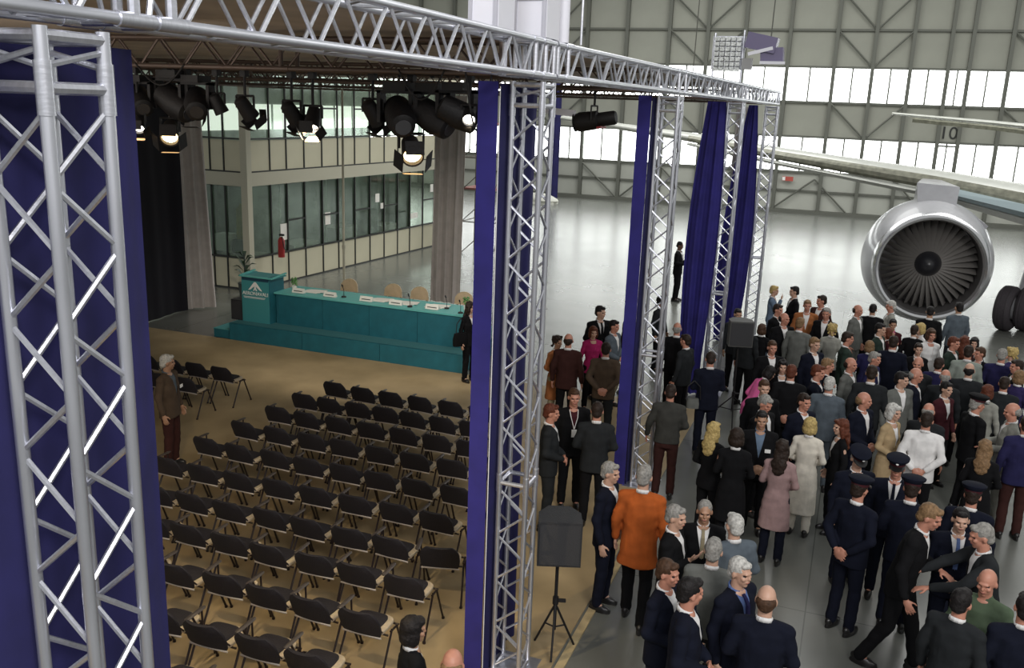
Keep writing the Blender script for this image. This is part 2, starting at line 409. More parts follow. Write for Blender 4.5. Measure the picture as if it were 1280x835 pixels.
# extinguisher in front of the office, behind the lectern
ex = empty('fire_extinguisher', (-15.72, 22.35, .95), label='red fire extinguisher on the office wall behind the lectern', cat='fire extinguisher')
b = MB(); b.tube((0, 0, 0), (0, 0, .5), .10, .10, 14); b.tube((0, 0, .5), (0, 0, .6), .10, .04, 14); b.build('cylinder', RED, ex, True)
b = MB(); b.box((.02, 0, .66), (.16, .05, .06)); b.tube((.05, -.03, .62), (.14, -.05, .25), .015); b.build('valve', BLACK, ex)
pp = empty('potted_plant', (-15.95, 20.9, 0), label='dark leafy plant standing at the office corner post', cat='plant')
b = MB(); b.tube((0, 0, 0), (0, 0, .4), .16, .2, 12); b.build('pot', OFFD, pp)
for k in range(16):
    q = k * 2.4; r = .12 + .02 * k % .2
    b = MB(); a = Vector((math.cos(q), math.sin(q), 0)); c_ = Vector((-a.y, a.x, 0)); z0 = .45 + .05 * k
    b.add([Vector((0, 0, z0 - .1)), a * .2 + c_ * .06 + Vector((0, 0, z0 + .12)), a * .36 + Vector((0, 0, z0 + .1)), a * .2 - c_ * .06 + Vector((0, 0, z0 + .12)), a * .2 + Vector((0, 0, z0 + .09))], [(0, 1, 4), (1, 2, 4), (2, 3, 4), (3, 0, 4), (0, 3, 2, 1)])
    b.build('leaf', mat('dark_leaf', (.03, .06, .03), .5), pp)
b = MB(); b.tube((0, 0, .4), (0, 0, 1.25), .02); b.build('stem', OFFD, pp)
# thin mast in front of the office
pm = empty('thin_mast', (-12.9, 21.2, 0), label='thin grey mast standing behind the stage table', cat='mast')
b = MB(); b.tube((0, 0, .03), (0, 0, 5.8), .035, .03, 8); b.build('pole', OFFB, pm, True)
b = MB(); b.tube((0, 0, 0), (0, 0, .03), .25, .25, 16); b.build('base', OFFB, pm)
b = MB(); b.tube((0, 0, 1.6), (0, 0, 1.7), .05); b.build('collar', OFFB, pm)

# ------------------------------------------------------------------ trusses
CC = .27; CH = .025
tube_cache = {}
def strut(name, p0, p1, r, m_, parent, seg=8):
    """shared unit tube between two points"""
    key = (r, m_.name, seg, name)
    if key not in tube_cache:
        b_ = MB(); b_.tube((0, 0, 0), (0, 0, 1), r, r, seg); tube_cache[key] = b_.mesh(name, True, [m_])
    p0, p1 = Vector(p0), Vector(p1); d = p1 - p0
    q = d.to_track_quat('Z', 'Y').to_matrix().to_4x4()
    return link(name, tube_cache[key], parent, mw=Matrix.Translation(p0) @ q @ Matrix.Diagonal((1, 1, d.length, 1)))
def truss(root, p0, p1, side, updir, m_, cc=CC, ch=CH, pitch=.25, plates=(), phase=0, brace_faces=(0, 1, 2, 3), seg=8, sleeves=True):
    p0, p1 = Vector(p0), Vector(p1); L = (p1 - p0).length; d = (p1 - p0) / L
    side = Vector(side).normalized(); up = Vector(updir).normalized()
    cor = [(-1, -1), (1, -1), (1, 1), (-1, 1)]
    off_ = [side * (a * cc / 2) + up * (b_ * cc / 2) for a, b_ in cor]
    for o_ in off_: strut('chord', p0 + o_, p1 + o_, ch, m_, root, max(seg, 10))
    cuts = sorted([0, L] + list(plates))
    for s_ in cuts:
        s2 = min(max(s_, .03), L - .03)
        for k in range(4):
            strut('crossbar', p0 + d * s2 + off_[k], p0 + d * s2 + off_[(k + 1) % 4], .022, m_, root, 8)
        if 0.1 < s_ < L - .1 and sleeves:
            for k in range(4):
                strut('coupler', p0 + d * (s_ - .09) + off_[k], p0 + d * (s_ + .09) + off_[k], ch * 1.2, m_, root, 10)
    for a in range(len(cuts) - 1):
        s0, s1 = cuts[a] + .06, cuts[a + 1] - .06; n = max(1, round((s1 - s0) / pitch)); st = (s1 - s0) / n
        for f in brace_faces:
            A, B = off_[f], off_[(f + 1) % 4]
            for i in range(n):
                q0, q1 = (A, B) if (i + phase) % 2 == 0 else (B, A)
                strut('brace', p0 + d * (s0 + st * i + .01) + q0, p0 + d * (s0 + st * (i + 1) - .01) + q1, .012, m_, root, seg=6)
TW = [(-2.72, 2.50), (-2.73, 7.6), (-2.58, 12.8), (-2.37, 18.0), (-2.2, 23.2)]
TWL = ['large silver truss tower nearest the camera at the left', 'silver truss tower with blue drape at the middle of the hall',
       'silver truss tower rising beside the orange jacket man', 'silver truss tower between the two wide blue drapes', 'farthest silver truss tower at the end of the long beam']
for (x, y), lb in zip(TW, TWL):
    t = empty('truss_tower', (x, y, 0), label=lb, cat='truss tower')
    truss(t, (0, 0, .02), (0, 0, 5.75), (1, 0, 0), (0, 1, 0), ALU, plates=(2.05, 5.53), phase=0)
    box('base_plate', (0, 0, .01), (.5, .5, .02), ALU, t)
BZ = 5.94
def beam(label, p0, p1, m_, plates, mats_up=(0, 0, 1), seg=8, pitch=.25):
    t = empty('truss_beam', p0, label=label, cat='truss beam')
    v = Vector(p1) - Vector(p0); side = v.normalized().cross(Vector((0, 0, 1)))
    truss(t, (0, 0, 0), v, side, (0, 0, 1), m_, plates=plates, pitch=pitch, seg=seg); return t
mb_ = beam('long overhead silver truss beam from the left tower to the middle tower', (-2.72, 2.25 - 2.2, BZ), (-2.73, 7.75, BZ), ALU, (1.95, 2.2 + .55, 2.95, 5.2 + 2.0, 5.2 + 2.25))
beam('overhead silver truss beam from the middle tower to the far end', (-2.73, 7.80, BZ), (-2.2, 23.35, BZ), ALU, (.3, 4.75, 5.15, 10.0, 10.4, 15.2))
for k, (y, nm) in enumerate(((7.6, 'nearest brown lit cross beam under the canopy'), (12.8, 'second brown lit cross beam under the canopy'), (18.0, 'third brown lit cross beam under the canopy'), (23.2, 'rear brown lit cross beam at the back of the canopy'))):
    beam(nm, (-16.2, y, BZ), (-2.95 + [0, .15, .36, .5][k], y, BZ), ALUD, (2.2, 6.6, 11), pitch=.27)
beam('brown lit truss along the left side of the canopy', (-16.35, 7.4, BZ), (-16.35, 23.4, BZ), ALUD, (4, 8, 12), pitch=.27)
for k, (y, nm) in enumerate(((7.6, 'front'), (18.9, 'rear'))):
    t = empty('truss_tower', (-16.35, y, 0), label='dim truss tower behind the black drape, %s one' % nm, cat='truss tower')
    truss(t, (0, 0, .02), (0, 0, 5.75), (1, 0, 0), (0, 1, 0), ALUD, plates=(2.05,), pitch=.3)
# canopy
cb = MB()
cb.box((-9.75, 11.9, 6.16), (13.6, 23.2, .02)); 
tag(cb.build('ceiling', CEIL), kind='structure')
# lattice mast with red platforms beyond the pale curtain
sf = empty('scaffold_tower', (-14.0, 31.5, 0), label='brown lattice access scaffold behind the pale curtain', cat='scaffold')
STW = mat('scaffold_steel', (.16, .145, .125), .5, .4)
for (x, y) in ((0, 0), (1.3, 0), (0, 1.3), (1.3, 1.3)): strut('upright', (x, y, 0), (x, y, 7.4), .035, STW, sf)
for z in (1.2, 2.4, 3.6, 4.8, 6.0, 7.2):
    for a, b_ in (((0, 0), (1.3, 0)), ((0, 0), (0, 1.3)), ((1.3, 0), (1.3, 1.3)), ((0, 1.3), (1.3, 1.3))):
        strut('ledger', (*a, z), (*b_, z), .022, STW, sf)
    strut('brace', (0, 0, z - 1.2), (1.3, 0, z), .018, STW, sf); strut('brace', (1.3, 0, z - 1.2), (1.3, 1.3, z), .018, STW, sf)
for z in (2.45, 4.85): box('platform', (.65, .65, z), (1.3, 1.3, .06), mat('red_platform', (.28, .10, .09), .6), sf)

# ------------------------------------------------------------------ drapes at towers
def tower_drape(i, label, x0, y0, y1, wfront, m_=BLUE, m2=NAVY):
    r = empty('blue_drape', (x0, y0, 0), label=label, cat='drape')
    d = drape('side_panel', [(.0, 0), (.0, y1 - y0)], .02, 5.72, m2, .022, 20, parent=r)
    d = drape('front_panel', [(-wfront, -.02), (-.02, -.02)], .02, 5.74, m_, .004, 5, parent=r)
    return r
td = tower_drape(0, 'large blue drape behind the nearest truss tower at the left edge', -2.95, 2.18, 3.17, 1.3)
b = MB(); b.tube((-.015, -.03, .02), (-.015, -.03, 5.7), .0035, seg=6); tag(b.build('cord', WHITE, td), 'white cord')
td = tower_drape(1, 'tall blue drape beside the middle truss tower', -2.93, 7.36, 8.25, .20)
b = MB(); b.tube((.005, -.03, .02), (.005, -.03, 5.7), .004, seg=6); tag(b.build('cord', WHITE, td), 'white cord')
tower_drape(2, 'narrow blue drape beside the tower next to the orange jacket man', -2.78, 12.62, 12.85, .20)
def wide(q, t, s): 
    k = .62 + .38 * math.sin(PI * min(1, (1 - t) * 1.15)) + .2 * (1 - t)
    cx = -2.66; return Vector((cx + (q.x - cx) * k - .10 * (1 - t), q.y, 0))
tag(drape('blue_drape', [(-2.98, 17.7), (-2.42, 17.7)], .02, 5.75, BLUE, .05, 26, sway=wide), 'wide gathered blue drape left of the fourth truss tower', 'drape')
def wide2(q, t, s):
    k = .35 + .9 * math.sin(PI * min(1, (1 - t) * 1.0) * .8) ; cx = -2.55
    return Vector((cx + (q.x - cx) * k - .16 * (1 - t), q.y, 0))
tag(drape('blue_drape', [(-2.86, 22.4), (-2.26, 22.4)], .02, 5.75, BLUE, .06, 24, sway=wide2), 'wide tapering blue drape left of the farthest truss tower', 'drape')
tag(drape('pale_drape', [(-2.98, 22.9), (-2.70, 22.9)], .0, 5.7, SHEER, .03, 26), 'narrow pale grey curtain hanging between the two wide blue drapes', 'curtain')
# stage back curtains
tag(drape('pale_curtain', [(-11.05, 22.9), (-10.15, 22.9)], .04, 5.75, SHEER, .05, 22, sway=lambda q, t, s: Vector((q.x + .10 * (t - .5), q.y, 0))), 'tall pale curtain hanging right of the glazed office behind the table', 'curtain')
tag(drape('pale_curtain', [(-16.25, 18.6), (-15.95, 19.3)], .04, 5.75, SHEER, .05, 22, sway=lambda q, t, s: Vector((q.x + (.25 * (1 - t)) * (s), q.y, 0))), 'pale curtain tied beside the black drape at stage left', 'curtain')
tag(drape('black_drape', [(-16.15, 7.3), (-16.15, 18.7)], .02, 5.8, BLACKD, .05, 6, nx=160), 'black drape closing the left side of the seating', 'drape')

# ------------------------------------------------------------------ stage, counter, lectern
st = empty('stage_platform', (-9.8, 18.2, 0), label='low teal stage platform under the long table', cat='stage')
for k in range(3): box('front_panel', (-2.535 + 1.985 * k, -1.36, .2), (1.975, .06, .40), TEAL, st)
box('deck', (-.55, 0, .385), (5.95, 2.7, .03), mat('deck_dark', (.05, .17, .19), .6), st)
box('step', (-3.75, -.9, .11), (.5, .9, .20), TEAL, st); box('step_top', (-3.75, -.9, .215), (.52, .92, .015), TEALPOD, st)
box('side_panel', (-3.52, 0, .19), (.04, 2.7, .37), TEAL, st)
box('dark_foot', (-.55, -1.345, .02), (5.9, .04, .05), BLACK, st); box('side_panel', (2.40, 0, .19), (.04, 2.7, .37), TEAL, st)
ct = empty('long_table', (-9.95, 17.75, .4), label='long teal panelled table with aqua top across the stage', cat='table')
for k in range(4): box('front_panel', (-1.8 + 1.21 * k + .02, -.40, .35), (1.2, .035, .70), TEAL, ct)
box('end_panel', (-2.42, 0, .35), (.035, .8, .70), TEAL, ct); box('end_panel', (2.44, 0, .35), (.035, .8, .70), TEAL, ct)
box('table_top', (0.02, .02, .72), (4.98, .92, .035), TEALTOP, ct)
lc = empty('lectern', (-12.82, 17.45, .4), label='aqua lectern with white winged emblem at the left of the stage', cat='lectern')
box('front_panel', (0, -.27, .50), (.74, .04, 1.0), TEALPOD, lc)
box('side_panel', (.37, 0, .55), (.04, .56, 1.10), TEAL, lc); box('side_panel', (-.37, 0, .55), (.04, .56, 1.10), TEALPOD, lc)
box('upper_box', (.05, .02, 1.07), (.84, .52, .03), TEALPOD, lc)
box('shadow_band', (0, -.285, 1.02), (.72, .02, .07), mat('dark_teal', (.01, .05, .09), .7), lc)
box('top_rim', (.03, -.29, 1.08), (.90, .07, .03), TEALTOP, lc)
box('top_rim', (-.40, -.02, 1.11), (.05, .56, .03), TEALTOP, lc, rot=Matrix.Rotation(.08, 3, 'X'))
box('top_rim', (.47, -.02, 1.11), (.05, .56, .03), TEALTOP, lc, rot=Matrix.Rotation(.08, 3, 'X'))
b = MB()     # emblem : two swept wings over a small forked figure
def flat(b_, pts, y=-.305, t=.012):
    n = len(pts); vs = [Vector((p[0], y, p[1])) for p in pts] + [Vector((p[0], y + t, p[1])) for p in pts]
    b_.add(vs, [tuple(range(n)), tuple(reversed(range(n, 2 * n)))] + [(i, (i + 1) % n, (i + 1) % n + n, i + n) for i in range(n)])
for s in (1, -1):
    flat(b, [(0, .96), (s * .02, .96), (s * .055, .92), (s * .19, .76), (s * .12, .78), (s * .05, .84), (0, .87)][::s])
    flat(b, [(0, .86), (s * .016, .86), (s * .02, .82), (s * .055, .755), (s * .025, .755), (0, .80)][::s])
b.build('emblem', WHITE, lc)
text('lettering', 'AERONAVALI', .118, (-.0, -.295, .645), (PI / 2, 0, 0), WHITE, lc, .004)
box('rule_line', (-.03, -.294, .60), (.60, .008, .012), WHITE, lc); box('rule_line', (-.03, -.294, .575), (.56, .008, .010), WHITE, lc)
bs = empty('floor_speaker', (-13.38, 17.35, .4), label='small black loudspeaker beside the lectern', cat='loudspeaker')
b = MB(); b.box((0, 0, .24), (.32, .34, .48)); b.build('cabinet', BLACKS, bs); box('grille', (0, -.18, .24), (.28, .015, .42), GRILLE, bs)
# things on the long table
def mic(x, y, label):
    r = empty('desk_microphone', (x, y, 1.14), label=label, cat='microphone')
    b = MB(); b.tube((0, 0, 0), (0, 0, .025), .06, .05, 14); b.build('base', BLACK, r)
    b = MB(); b.path([(0, 0, .02), (0, .0, .16), (0, -.05, .26)], .007); b.build('stem', BLACK, r)
    b = MB(); b.cap((0, -.05, .26), (0, -.08, .30), .015); b.build('head', BLACK, r, True)
for x, y, l in ((-10.75, 17.65, 'thin desk microphone near the lectern end of the table'), (-8.98, 17.5, 'desk microphone in the middle of the table'), (-8.2, 17.75, 'desk microphone before the last chair of the table'), (-7.75, 17.5, 'desk microphone at the right end of the table')): mic(x, y, l)
def card(x, y, label, w_=.32, n=2):
    r = empty('name_card', (x, y, 1.14), label=label, cat='name card')
    b = MB(); h = .11; b.add([(-w_ / 2, -.05, .001), (w_ / 2, -.05, .001), (w_ / 2, 0, h), (-w_ / 2, 0, h), (-w_ / 2, .05, .001), (w_ / 2, .05, .001)], [(0, 1, 2, 3), (3, 2, 5, 4), (0, 4, 5, 1), (0, 3, 4), (1, 5, 2)]); b.build('folded_card', PAPER, r)
    box('print', (0, -.032, .045), (w_ * .7, .003, .02), OFFD, r, rot=Matrix.Rotation(-math.atan2(.05, .11), 3, 'X'))
for x, l in ((-11.9, 'white name card nearest the lectern'), (-11.05, 'white name card second from the lectern'), (-10.1, 'white name card in the middle of the table'), (-9.35, 'white name card right of the middle'), (-8.45, 'white name card near the right end')): card(x, 17.55, l)
for x, y, l in ((-11.7, 17.8, 'sheaf of papers nearest the lectern'), (-9.9, 17.75, 'sheaf of papers mid table'), (-9.25, 17.75, 'sheaf of papers right of the middle'), (-8.5, 17.8, 'sheaf of papers near the right end')):
    b = MB()
    for q in range(3): b.box((.05 * q, .03 * q, .004 + .006 * q), (.42, .3, .005), Matrix.Rotation(.1 * q, 3, 'Z'))
    tag(b.build('papers', PAPER, loc=(x, y, 1.14)), l, 'papers')
def tablechair(x, label):
    r = empty('wooden_chair', (x, 18.65, .4), label=label, cat='chair'); W_ = mat('pale_wood', (.50, .38, .24), .5, 0, 10, .1)
    b = MB(); R = []
    for k in range(9):
        q = PI * k / 8; R.append((.24 * math.cos(q), .62 + .30 * math.sin(q) ** .6 if 0 < k < 8 else .62))
    n = len(R); vs = [Vector((p[0], .20 + .06 * (abs(p[0]) / .24) ** 2 * -1, p[1])) for p in R]; vs += [v + Vector((0, .03, 0)) for v in vs]
    b.add(vs, [tuple(range(n)), tuple(reversed(range(n, 2 * n)))] + [(i, (i + 1) % n, (i + 1) % n + n, i + n) for i in range(n)]); b.build('backrest', W_, r, True)
    box('seat', (0, 0, .44), (.46, .44, .04), W_, r)
    for sx in (-.2, .2):
        for sy in (-.18, .18): sharedbox('leg', (sx, sy, .21), (.035, .035, .42), W_, r)
    b = MB(); b.box((-.18, .2, .52), (.03, .03, .2)); b.box((.18, .2, .52), (.03, .03, .2)); b.build('back_support', W_, r)
for x, l in ((-11.3, 'pale wooden chair behind the table, nearest the lectern'), (-10.1, 'pale wooden chair behind the middle of the table'), (-9.4, 'pale wooden chair behind the table right of the middle'), (-8.25, 'pale wooden chair behind the right end of the table')): tablechair(x, l)
for x, y, l in ((-12.15, 17.75, 'small green plant on the table beside the lectern'), (-7.75, 17.8, 'small green plant on the right end of the table')):
    r = empty('small_plant', (x, y, 1.14), label=l, cat='plant'); b = MB(); b.tube((0, 0, 0), (0, 0, .1), .05, .06, 10); b.build('pot', PAPER, r)
    b = MB()
    for k in range(14):
        q = k * 2.4; b.ell((.05 * math.cos(q), .05 * math.sin(q), .14 + .012 * k), (.045, .03, .015), 6, Matrix.Rotation(q, 3, 'Z') @ Matrix.Rotation(.5, 3, 'Y'))
    b.build('foliage', mat('leaf_green', (.10, .26, .07), .6), r)

# ------------------------------------------------------------------ chairs
def chair_meshes():
    M = {}
    b = MB()                                         # backrest : curved padded shell, rounded top corners
    nx, nz = 10, 7; F_, B_ = [], []
    for j in range(nz + 1):
        t = j / nz; z = .475 + .285 * t
        wtop = .225 * (1 - .0 * t) * (1 if t < .55 else math.sqrt(max(.10, 1 - ((t - .55) / .47) ** 2 * .62)))
        if t < .2: wtop *= .90 + .5 * t
        for i in range(nx + 1):
            s = -1 + 2 * i / nx; x = s * wtop; y = -.225 - .12 * t + .045 * s * s
            zz = z - .03 * s * s * (1 if t < .15 else .3)
            th = .022 * (1 - .5 * s * s)
            F_.append(Vector((x, y + th, zz))); B_.append(Vector((x, y - th, zz)))
    n = nx + 1; N = len(F_); fs = []
    for j in range(nz):
        for i in range(nx):
            a = j * n + i; fs += [(a, a + 1, a + n + 1, a + n), (a + N, a + n + N, a + n + 1 + N, a + 1 + N)]
        for i in (0, nx): fs.append((j * n + i, (j + 1) * n + i, (j + 1) * n + i + N, j * n + i + N))
    for i in range(nx):
        for j in (0, nz): fs.append((j * n + i, j * n + i + 1, j * n + i + 1 + N, j * n + i + N))
    b.add(F_ + B_, fs); M['backrest'] = b.mesh('backrest', True, [CHBLK])
    b = MB()                                         # pale shell edge under the backrest
    pts = [Vector((.215 * s, -.215 - .018 + .045 * s * s, .462 - .03 * s * s)) for s in [-1 + 2 * i / 8 for i in range(9)]]
    b.path(pts, .011, 6); M['back_rim'] = b.mesh('back_rim', True, [CHRIM])
    b = MB(); n = 20; R = []
    for z, k in ((.425, .93), (.44, 1), (.465, 1), (.475, .95)):
        ring = []
        for i in range(n):
            q = 2 * PI * i / n; c_, s_ = math.cos(q), math.sin(q)
            ring.append(Vector((.205 * k * math.copysign(abs(c_) ** .5, c_), -.015 + .185 * k * math.copysign(abs(s_) ** .5, s_), z + (.012 if s_ < -.5 else 0))))
        R.append(ring)
    b.rings(R); M['seat'] = b.mesh('seat', True, [CHSEAT])
    b = MB(); R = []
    for z, k in ((.472, .80), (.488, .80), (.494, .72)):
        R.append([Vector((-.018 + .205 * k * math.copysign(abs(math.cos(q)) ** .5, math.cos(q)), -.005 + .185 * k * math.copysign(abs(math.sin(q)) ** .5, math.sin(q)), z)) for q in [2 * PI * i / 20 for i in range(20)]])
    b.rings(R); M['seat_pad'] = b.mesh('seat_pad', True, [CHBLK])
    for nm, sx, y1 in (('l', -1, .25), ('l2', -1, -.27), ('r', 1, .25), ('r2', 1, -.27)):
        b = MB(); b.path([(sx * .245, .02 + (.05 if y1 > 0 else -.04), .455), (sx * .255, y1, .01)], .0125, 6); b.tube((sx * .255, y1, 0), (sx * .255, y1, .02), .018, seg=8)
        M['leg' + nm] = b.mesh('leg', True, [CHLEG])
    b = MB(); b.path([(-.245, -.05, .44), (-.245, .1, .44)], .0125, 6); b.path([(.245, -.05, .44), (.245, .1, .44)], .0125, 6); b.path([(-.245, .12, .425), (.245, .12, .425)], .011, 6)
    b.path([(-.245, -.1, .425), (.245, -.1, .425)], .011, 6); b.path([(-.19, -.1, .43), (-.19, -.215, .56)], .010, 6); b.path([(.19, -.1, .43), (.19, -.215, .56)], .010, 6); M['frame'] = b.mesh('frame', True, [CHLEG])
    b = MB(); b.path([(-.255, .0, .44), (-.272, -.08, .63)], .0125, 6); b.path([(-.255, .05, .44), (-.272, .07, .63)], .0105, 6); M['arm_support'] = b.mesh('arm_support', True, [CHLEG])
    b = MB(); b.rings([[Vector((-.272 + .028 * k * math.cos(q), y_, .635 + .013 * k * math.sin(q))) for q in [2 * PI * i / 8 for i in range(8)]] for y_, k in ((-.17, .5), (-.15, 1), (.09, 1), (.12, .5))]); M['armrest'] = b.mesh('armrest', True, [CHPAD])
    return M
CM = chair_meshes()
def chair(x, y, rz, label, group, arm=True):
    r = empty('conference_chair', (x, y, .012), rz, label, 'chair', group)
    for nm, key in (('seat', 'seat'), ('seat_pad', 'seat_pad'), ('backrest', 'backrest'), ('back_rim', 'back_rim'), ('leg', 'legl'), ('leg', 'legl2'), ('leg', 'legr'), ('leg', 'legr2'), ('frame', 'frame')) + ((('armrest', 'armrest'), ('arm_support', 'arm_support')) if arm else ()):
        link(nm, CM[key], r)
ORD = ['first', 'second', 'third', 'fourth', 'fifth', 'sixth', 'seventh', 'eighth', 'ninth', 'tenth', 'eleventh', 'twelfth']
GRP = 'black conference chairs in rows before the stage'
rowsx = [(13.28, -8.15, -5.35), (12.52, -8.27, -5.2), (11.77, -8.28, -4.9), (10.98, -8.30, -4.85), (10.18, -8.36, -4.4), (9.38, -8.35, -4.3), (8.6, -8.33, -3.95), (7.88, -8.3, -3.98), (7.12, -7.9, -4.05), (6.34, -6.8, -4.15), (5.6, -6.3, -4.55)]
for k, (y, x0, x1) in enumerate(rowsx):
    if k >= 6: n = int((x1 - x0) / .555); xs = [x1 - .558 * q for q in range(n + 1)]
    else: n = int((x1 - x0) / .552 + .6); xs = [x1 - (x1 - x0) * q / n for q in range(n + 1)]
    for q, x in enumerate(xs):
        yo = .03 * (q - len(xs) / 2) * -.12 if k > 4 else .0
        rz = random.uniform(-.05, .05)
        if k == 6 and q == 0: rz = .28
        lab = 'black conference chair, row %s from the stage, %s from the right end' % (ORD[k], ORD[q] if q else 'first')
        chair(x + random.uniform(-.012, .012), y + random.uniform(-.02, .02) + yo, rz, lab, GRP)
for q, x in enumerate((-10.45, -11.02, -11.58, -12.15, -12.72)):
    chair(x, 13.15, .0, 'black chair in the left block front row, %s from the aisle' % ORD[q], 'black chairs of the left block', arm=False)
for q, x in enumerate((-10.62, -11.2, -11.78)):
    chair(x, 12.35, .05, 'black chair in the left block second row, %s from the aisle' % ORD[q], 'black chairs of the left block', arm=False)

# ------------------------------------------------------------------ stage lamps
AMBER = mat('lamplit_flap', (1, .62, .28), .6, emit=.55)  # lamp glow on the barn door put into its colour and emission
def parcan(p, aim, label, on=None, s=1.0, doors=True, hang=5.78):
    r = empty('stage_lamp', p, label=label, cat='stage lamp')
    d = Vector(aim).normalized(); q = d.to_track_quat('-Y', 'Z').to_matrix().to_4x4()
    b = MB(); b.lathe([(.16 * s, .05 * s), (.13 * s, .09 * s), (-.10 * s, .11 * s), (-.16 * s, .115 * s), (-.15 * s, .10 * s), (-.09 * s, .095 * s)], 20)
    o = b.build('can', BLACK, r, True); o.matrix_local = q
    b = MB(); b.tube((0, -.10 * s, 0), (0, -.105 * s, 0), .092 * s, seg=20); o = b.build('lens', on or mat('dark_lens', (.03, .03, .035), .2), r); o.matrix_local = q
    if doors:
        for k in range(4):
            b = MB(); rot = Matrix.Rotation(k * PI / 2, 3, 'Y'); b.box(rot @ Vector((0, -.225 * s, .155 * s)), (.19 * s, .15 * s, .006), rot @ Matrix.Rotation(.55, 3, 'X')); o = b.build('barn_door', AMBER if on and k == 2 else BLACK, r); o.matrix_local = q
    b = MB(); h = hang - p[2]
    b.path([(-.14 * s, 0, 0), (-.14 * s, 0, .16 * s), (.14 * s, 0, .16 * s), (.14 * s, 0, 0)], .012, 6); b.tube((0, 0, .16 * s), (0, 0, h), .014); b.box((0, 0, h - .02), (.06, .07, .07)); b.build('yoke', BLACK, r)
    return r
def movinghead(p, label, tilt=.3, s=1.0, hang=5.78, yaw=None):
    yaw = (tilt - 1.3) * 2.5 + .9; tilt = .45
    r = empty('moving_head_lamp', p, label=label, cat='stage lamp')
    b = MB(); b.box((0, 0, .27 * s), (.24 * s, .24 * s, .08 * s)); b.tube((0, 0, .36 * s), (0, 0, hang - p[2]), .02); b.build('base', BLACK, r)
    b = MB(); b.box((-.2 * s, 0, .08 * s), (.04 * s, .12 * s, .30 * s)); b.box((.2 * s, 0, .08 * s), (.04 * s, .12 * s, .30 * s)); b.box((0, 0, .22 * s), (.44 * s, .12 * s, .03 * s)); b.build('yoke', BLACK, r)
    b = MB(); b.lathe([(.2 * s, .06 * s), (.17 * s, .13 * s), (-.05 * s, .15 * s), (-.22 * s, .12 * s), (-.24 * s, .09 * s)], 20, rot=Matrix.Rotation(yaw, 3, 'Z') @ Matrix.Rotation(tilt, 3, 'X')); b.build('head', BLACK, r, True)
    b = MB(); b.lathe([(-.241 * s, .08 * s), (-.245 * s, .078 * s)], 20, rot=Matrix.Rotation(yaw, 3, 'Z') @ Matrix.Rotation(tilt, 3, 'X')); b.build('lens', mat('dark_lens', (.03, .03, .035), .2), r)
Y1 = 7.6
movinghead((-7.0, Y1 - .02, 5.46), 'black moving head lamp at the far left of the lamp bar', 1.3, .8)
movinghead((-6.62, Y1 + .05, 5.46), 'large black moving head lamp in the left cluster', 1.5, 1.0)
movinghead((-6.30, Y1, 5.46), 'black moving head lamp at the right of the left cluster', 1.2, .85)
parcan((-6.96, Y1 - .1, 5.24), (.35, -.6, -.6), 'lit stage lamp, leftmost of the three glowing at the left', LAMPW, .62)
parcan((-6.74, Y1 + .1, 5.16), (.5, -.72, -.5), 'lit amber stage lamp hanging lowest in the left cluster', LAMPON, .85)
parcan((-6.50, Y1 + .1, 5.42), (-.3, .7, -.6), 'unlit stage lamp tucked into the left cluster', None, .8)
parcan((-6.05, Y1, 5.46), (.3, .3, -.9), 'slim black spot angled right of the left cluster', None, .62, False)
parcan((-5.72, Y1, 5.43), (.25, .5, -.75), 'black lamp with open flaps against the office glass', None, .72)
parcan((-5.17, Y1 - .02, 5.40), (.25, .5, -.75), 'black unlit lamp of the centre pair', None, .72)
parcan((-4.98, Y1 + .05, 5.36), (.1, -.5, -.8), 'glowing white lamp of the centre pair', LAMPW, .72)
parcan((-4.30, Y1, 5.44), (.3, .5, -.75), 'black lamp left of the right cluster', None, .75)
movinghead((-4.02, Y1, 5.42), 'black moving head lamp at the left of the right cluster', 1.2, .95)
movinghead((-3.72, Y1 + .05, 5.42), 'black moving head lamp in the middle of the right cluster', 1.5, .95)
movinghead((-3.44, Y1 - .02, 5.46), 'black moving head lamp at the right of the right cluster', 1.7, .85)
parcan((-3.95, Y1 + .1, 5.12), (.5, -.72, -.5), 'lit amber lamp hanging under the right cluster', LAMPON, .9)
parcan((-3.28, Y1 - .1, 5.45), (.3, -.75, -.5), 'small lit lamp at the right end of the lamp bar', LAMPW, .55, False)
r = empty('profile_spot', (-3.66, 12.8, 5.38), label='long black profile spotlight hanging right of the middle tower', cat='stage lamp')
q = Matrix.Rotation(.16, 3, 'Y').inverted() @ Matrix.Rotation(PI / 2, 3, 'Z')
b = MB(); b.lathe([(-.33, .085), (-.30, .10), (-.08, .10), (-.06, .13), (.2, .14), (.26, .12), (.27, .07)], 18, rot=q); b.build('barrel', BLACK, r, True)
b = MB(); b.box(q @ Vector((0, -.1, -.11)), (.30, .06, .03), q); b.build('red_plate', RED, r)
b = MB(); b.path([(0, -.16, 0), (0, -.16, .2), (0, .16, .2), (0, .16, 0)], .012); b.tube((0, 0, .2), (0, 0, .42), .016); b.build('yoke', BLACK, r)
b = MB(); b.lathe([(.28, .13), (.285, .13)], 18, rot=q); b.build('gel_frame', BLACK, r)
b = MB(); b.box((0, 0, 0), (.46, .05, .09), Matrix.Rotation(.07, 3, 'Y'))
tag(b.build('bracket_arm', CRATE, loc=(-4.17, 12.8, 5.48)), 'short white bracket arm beside the middle tower', 'bracket')
b = MB(); b.path([(-.06, -.15 + .3 * 0, .35), (-.03, 0, .20)], .01)
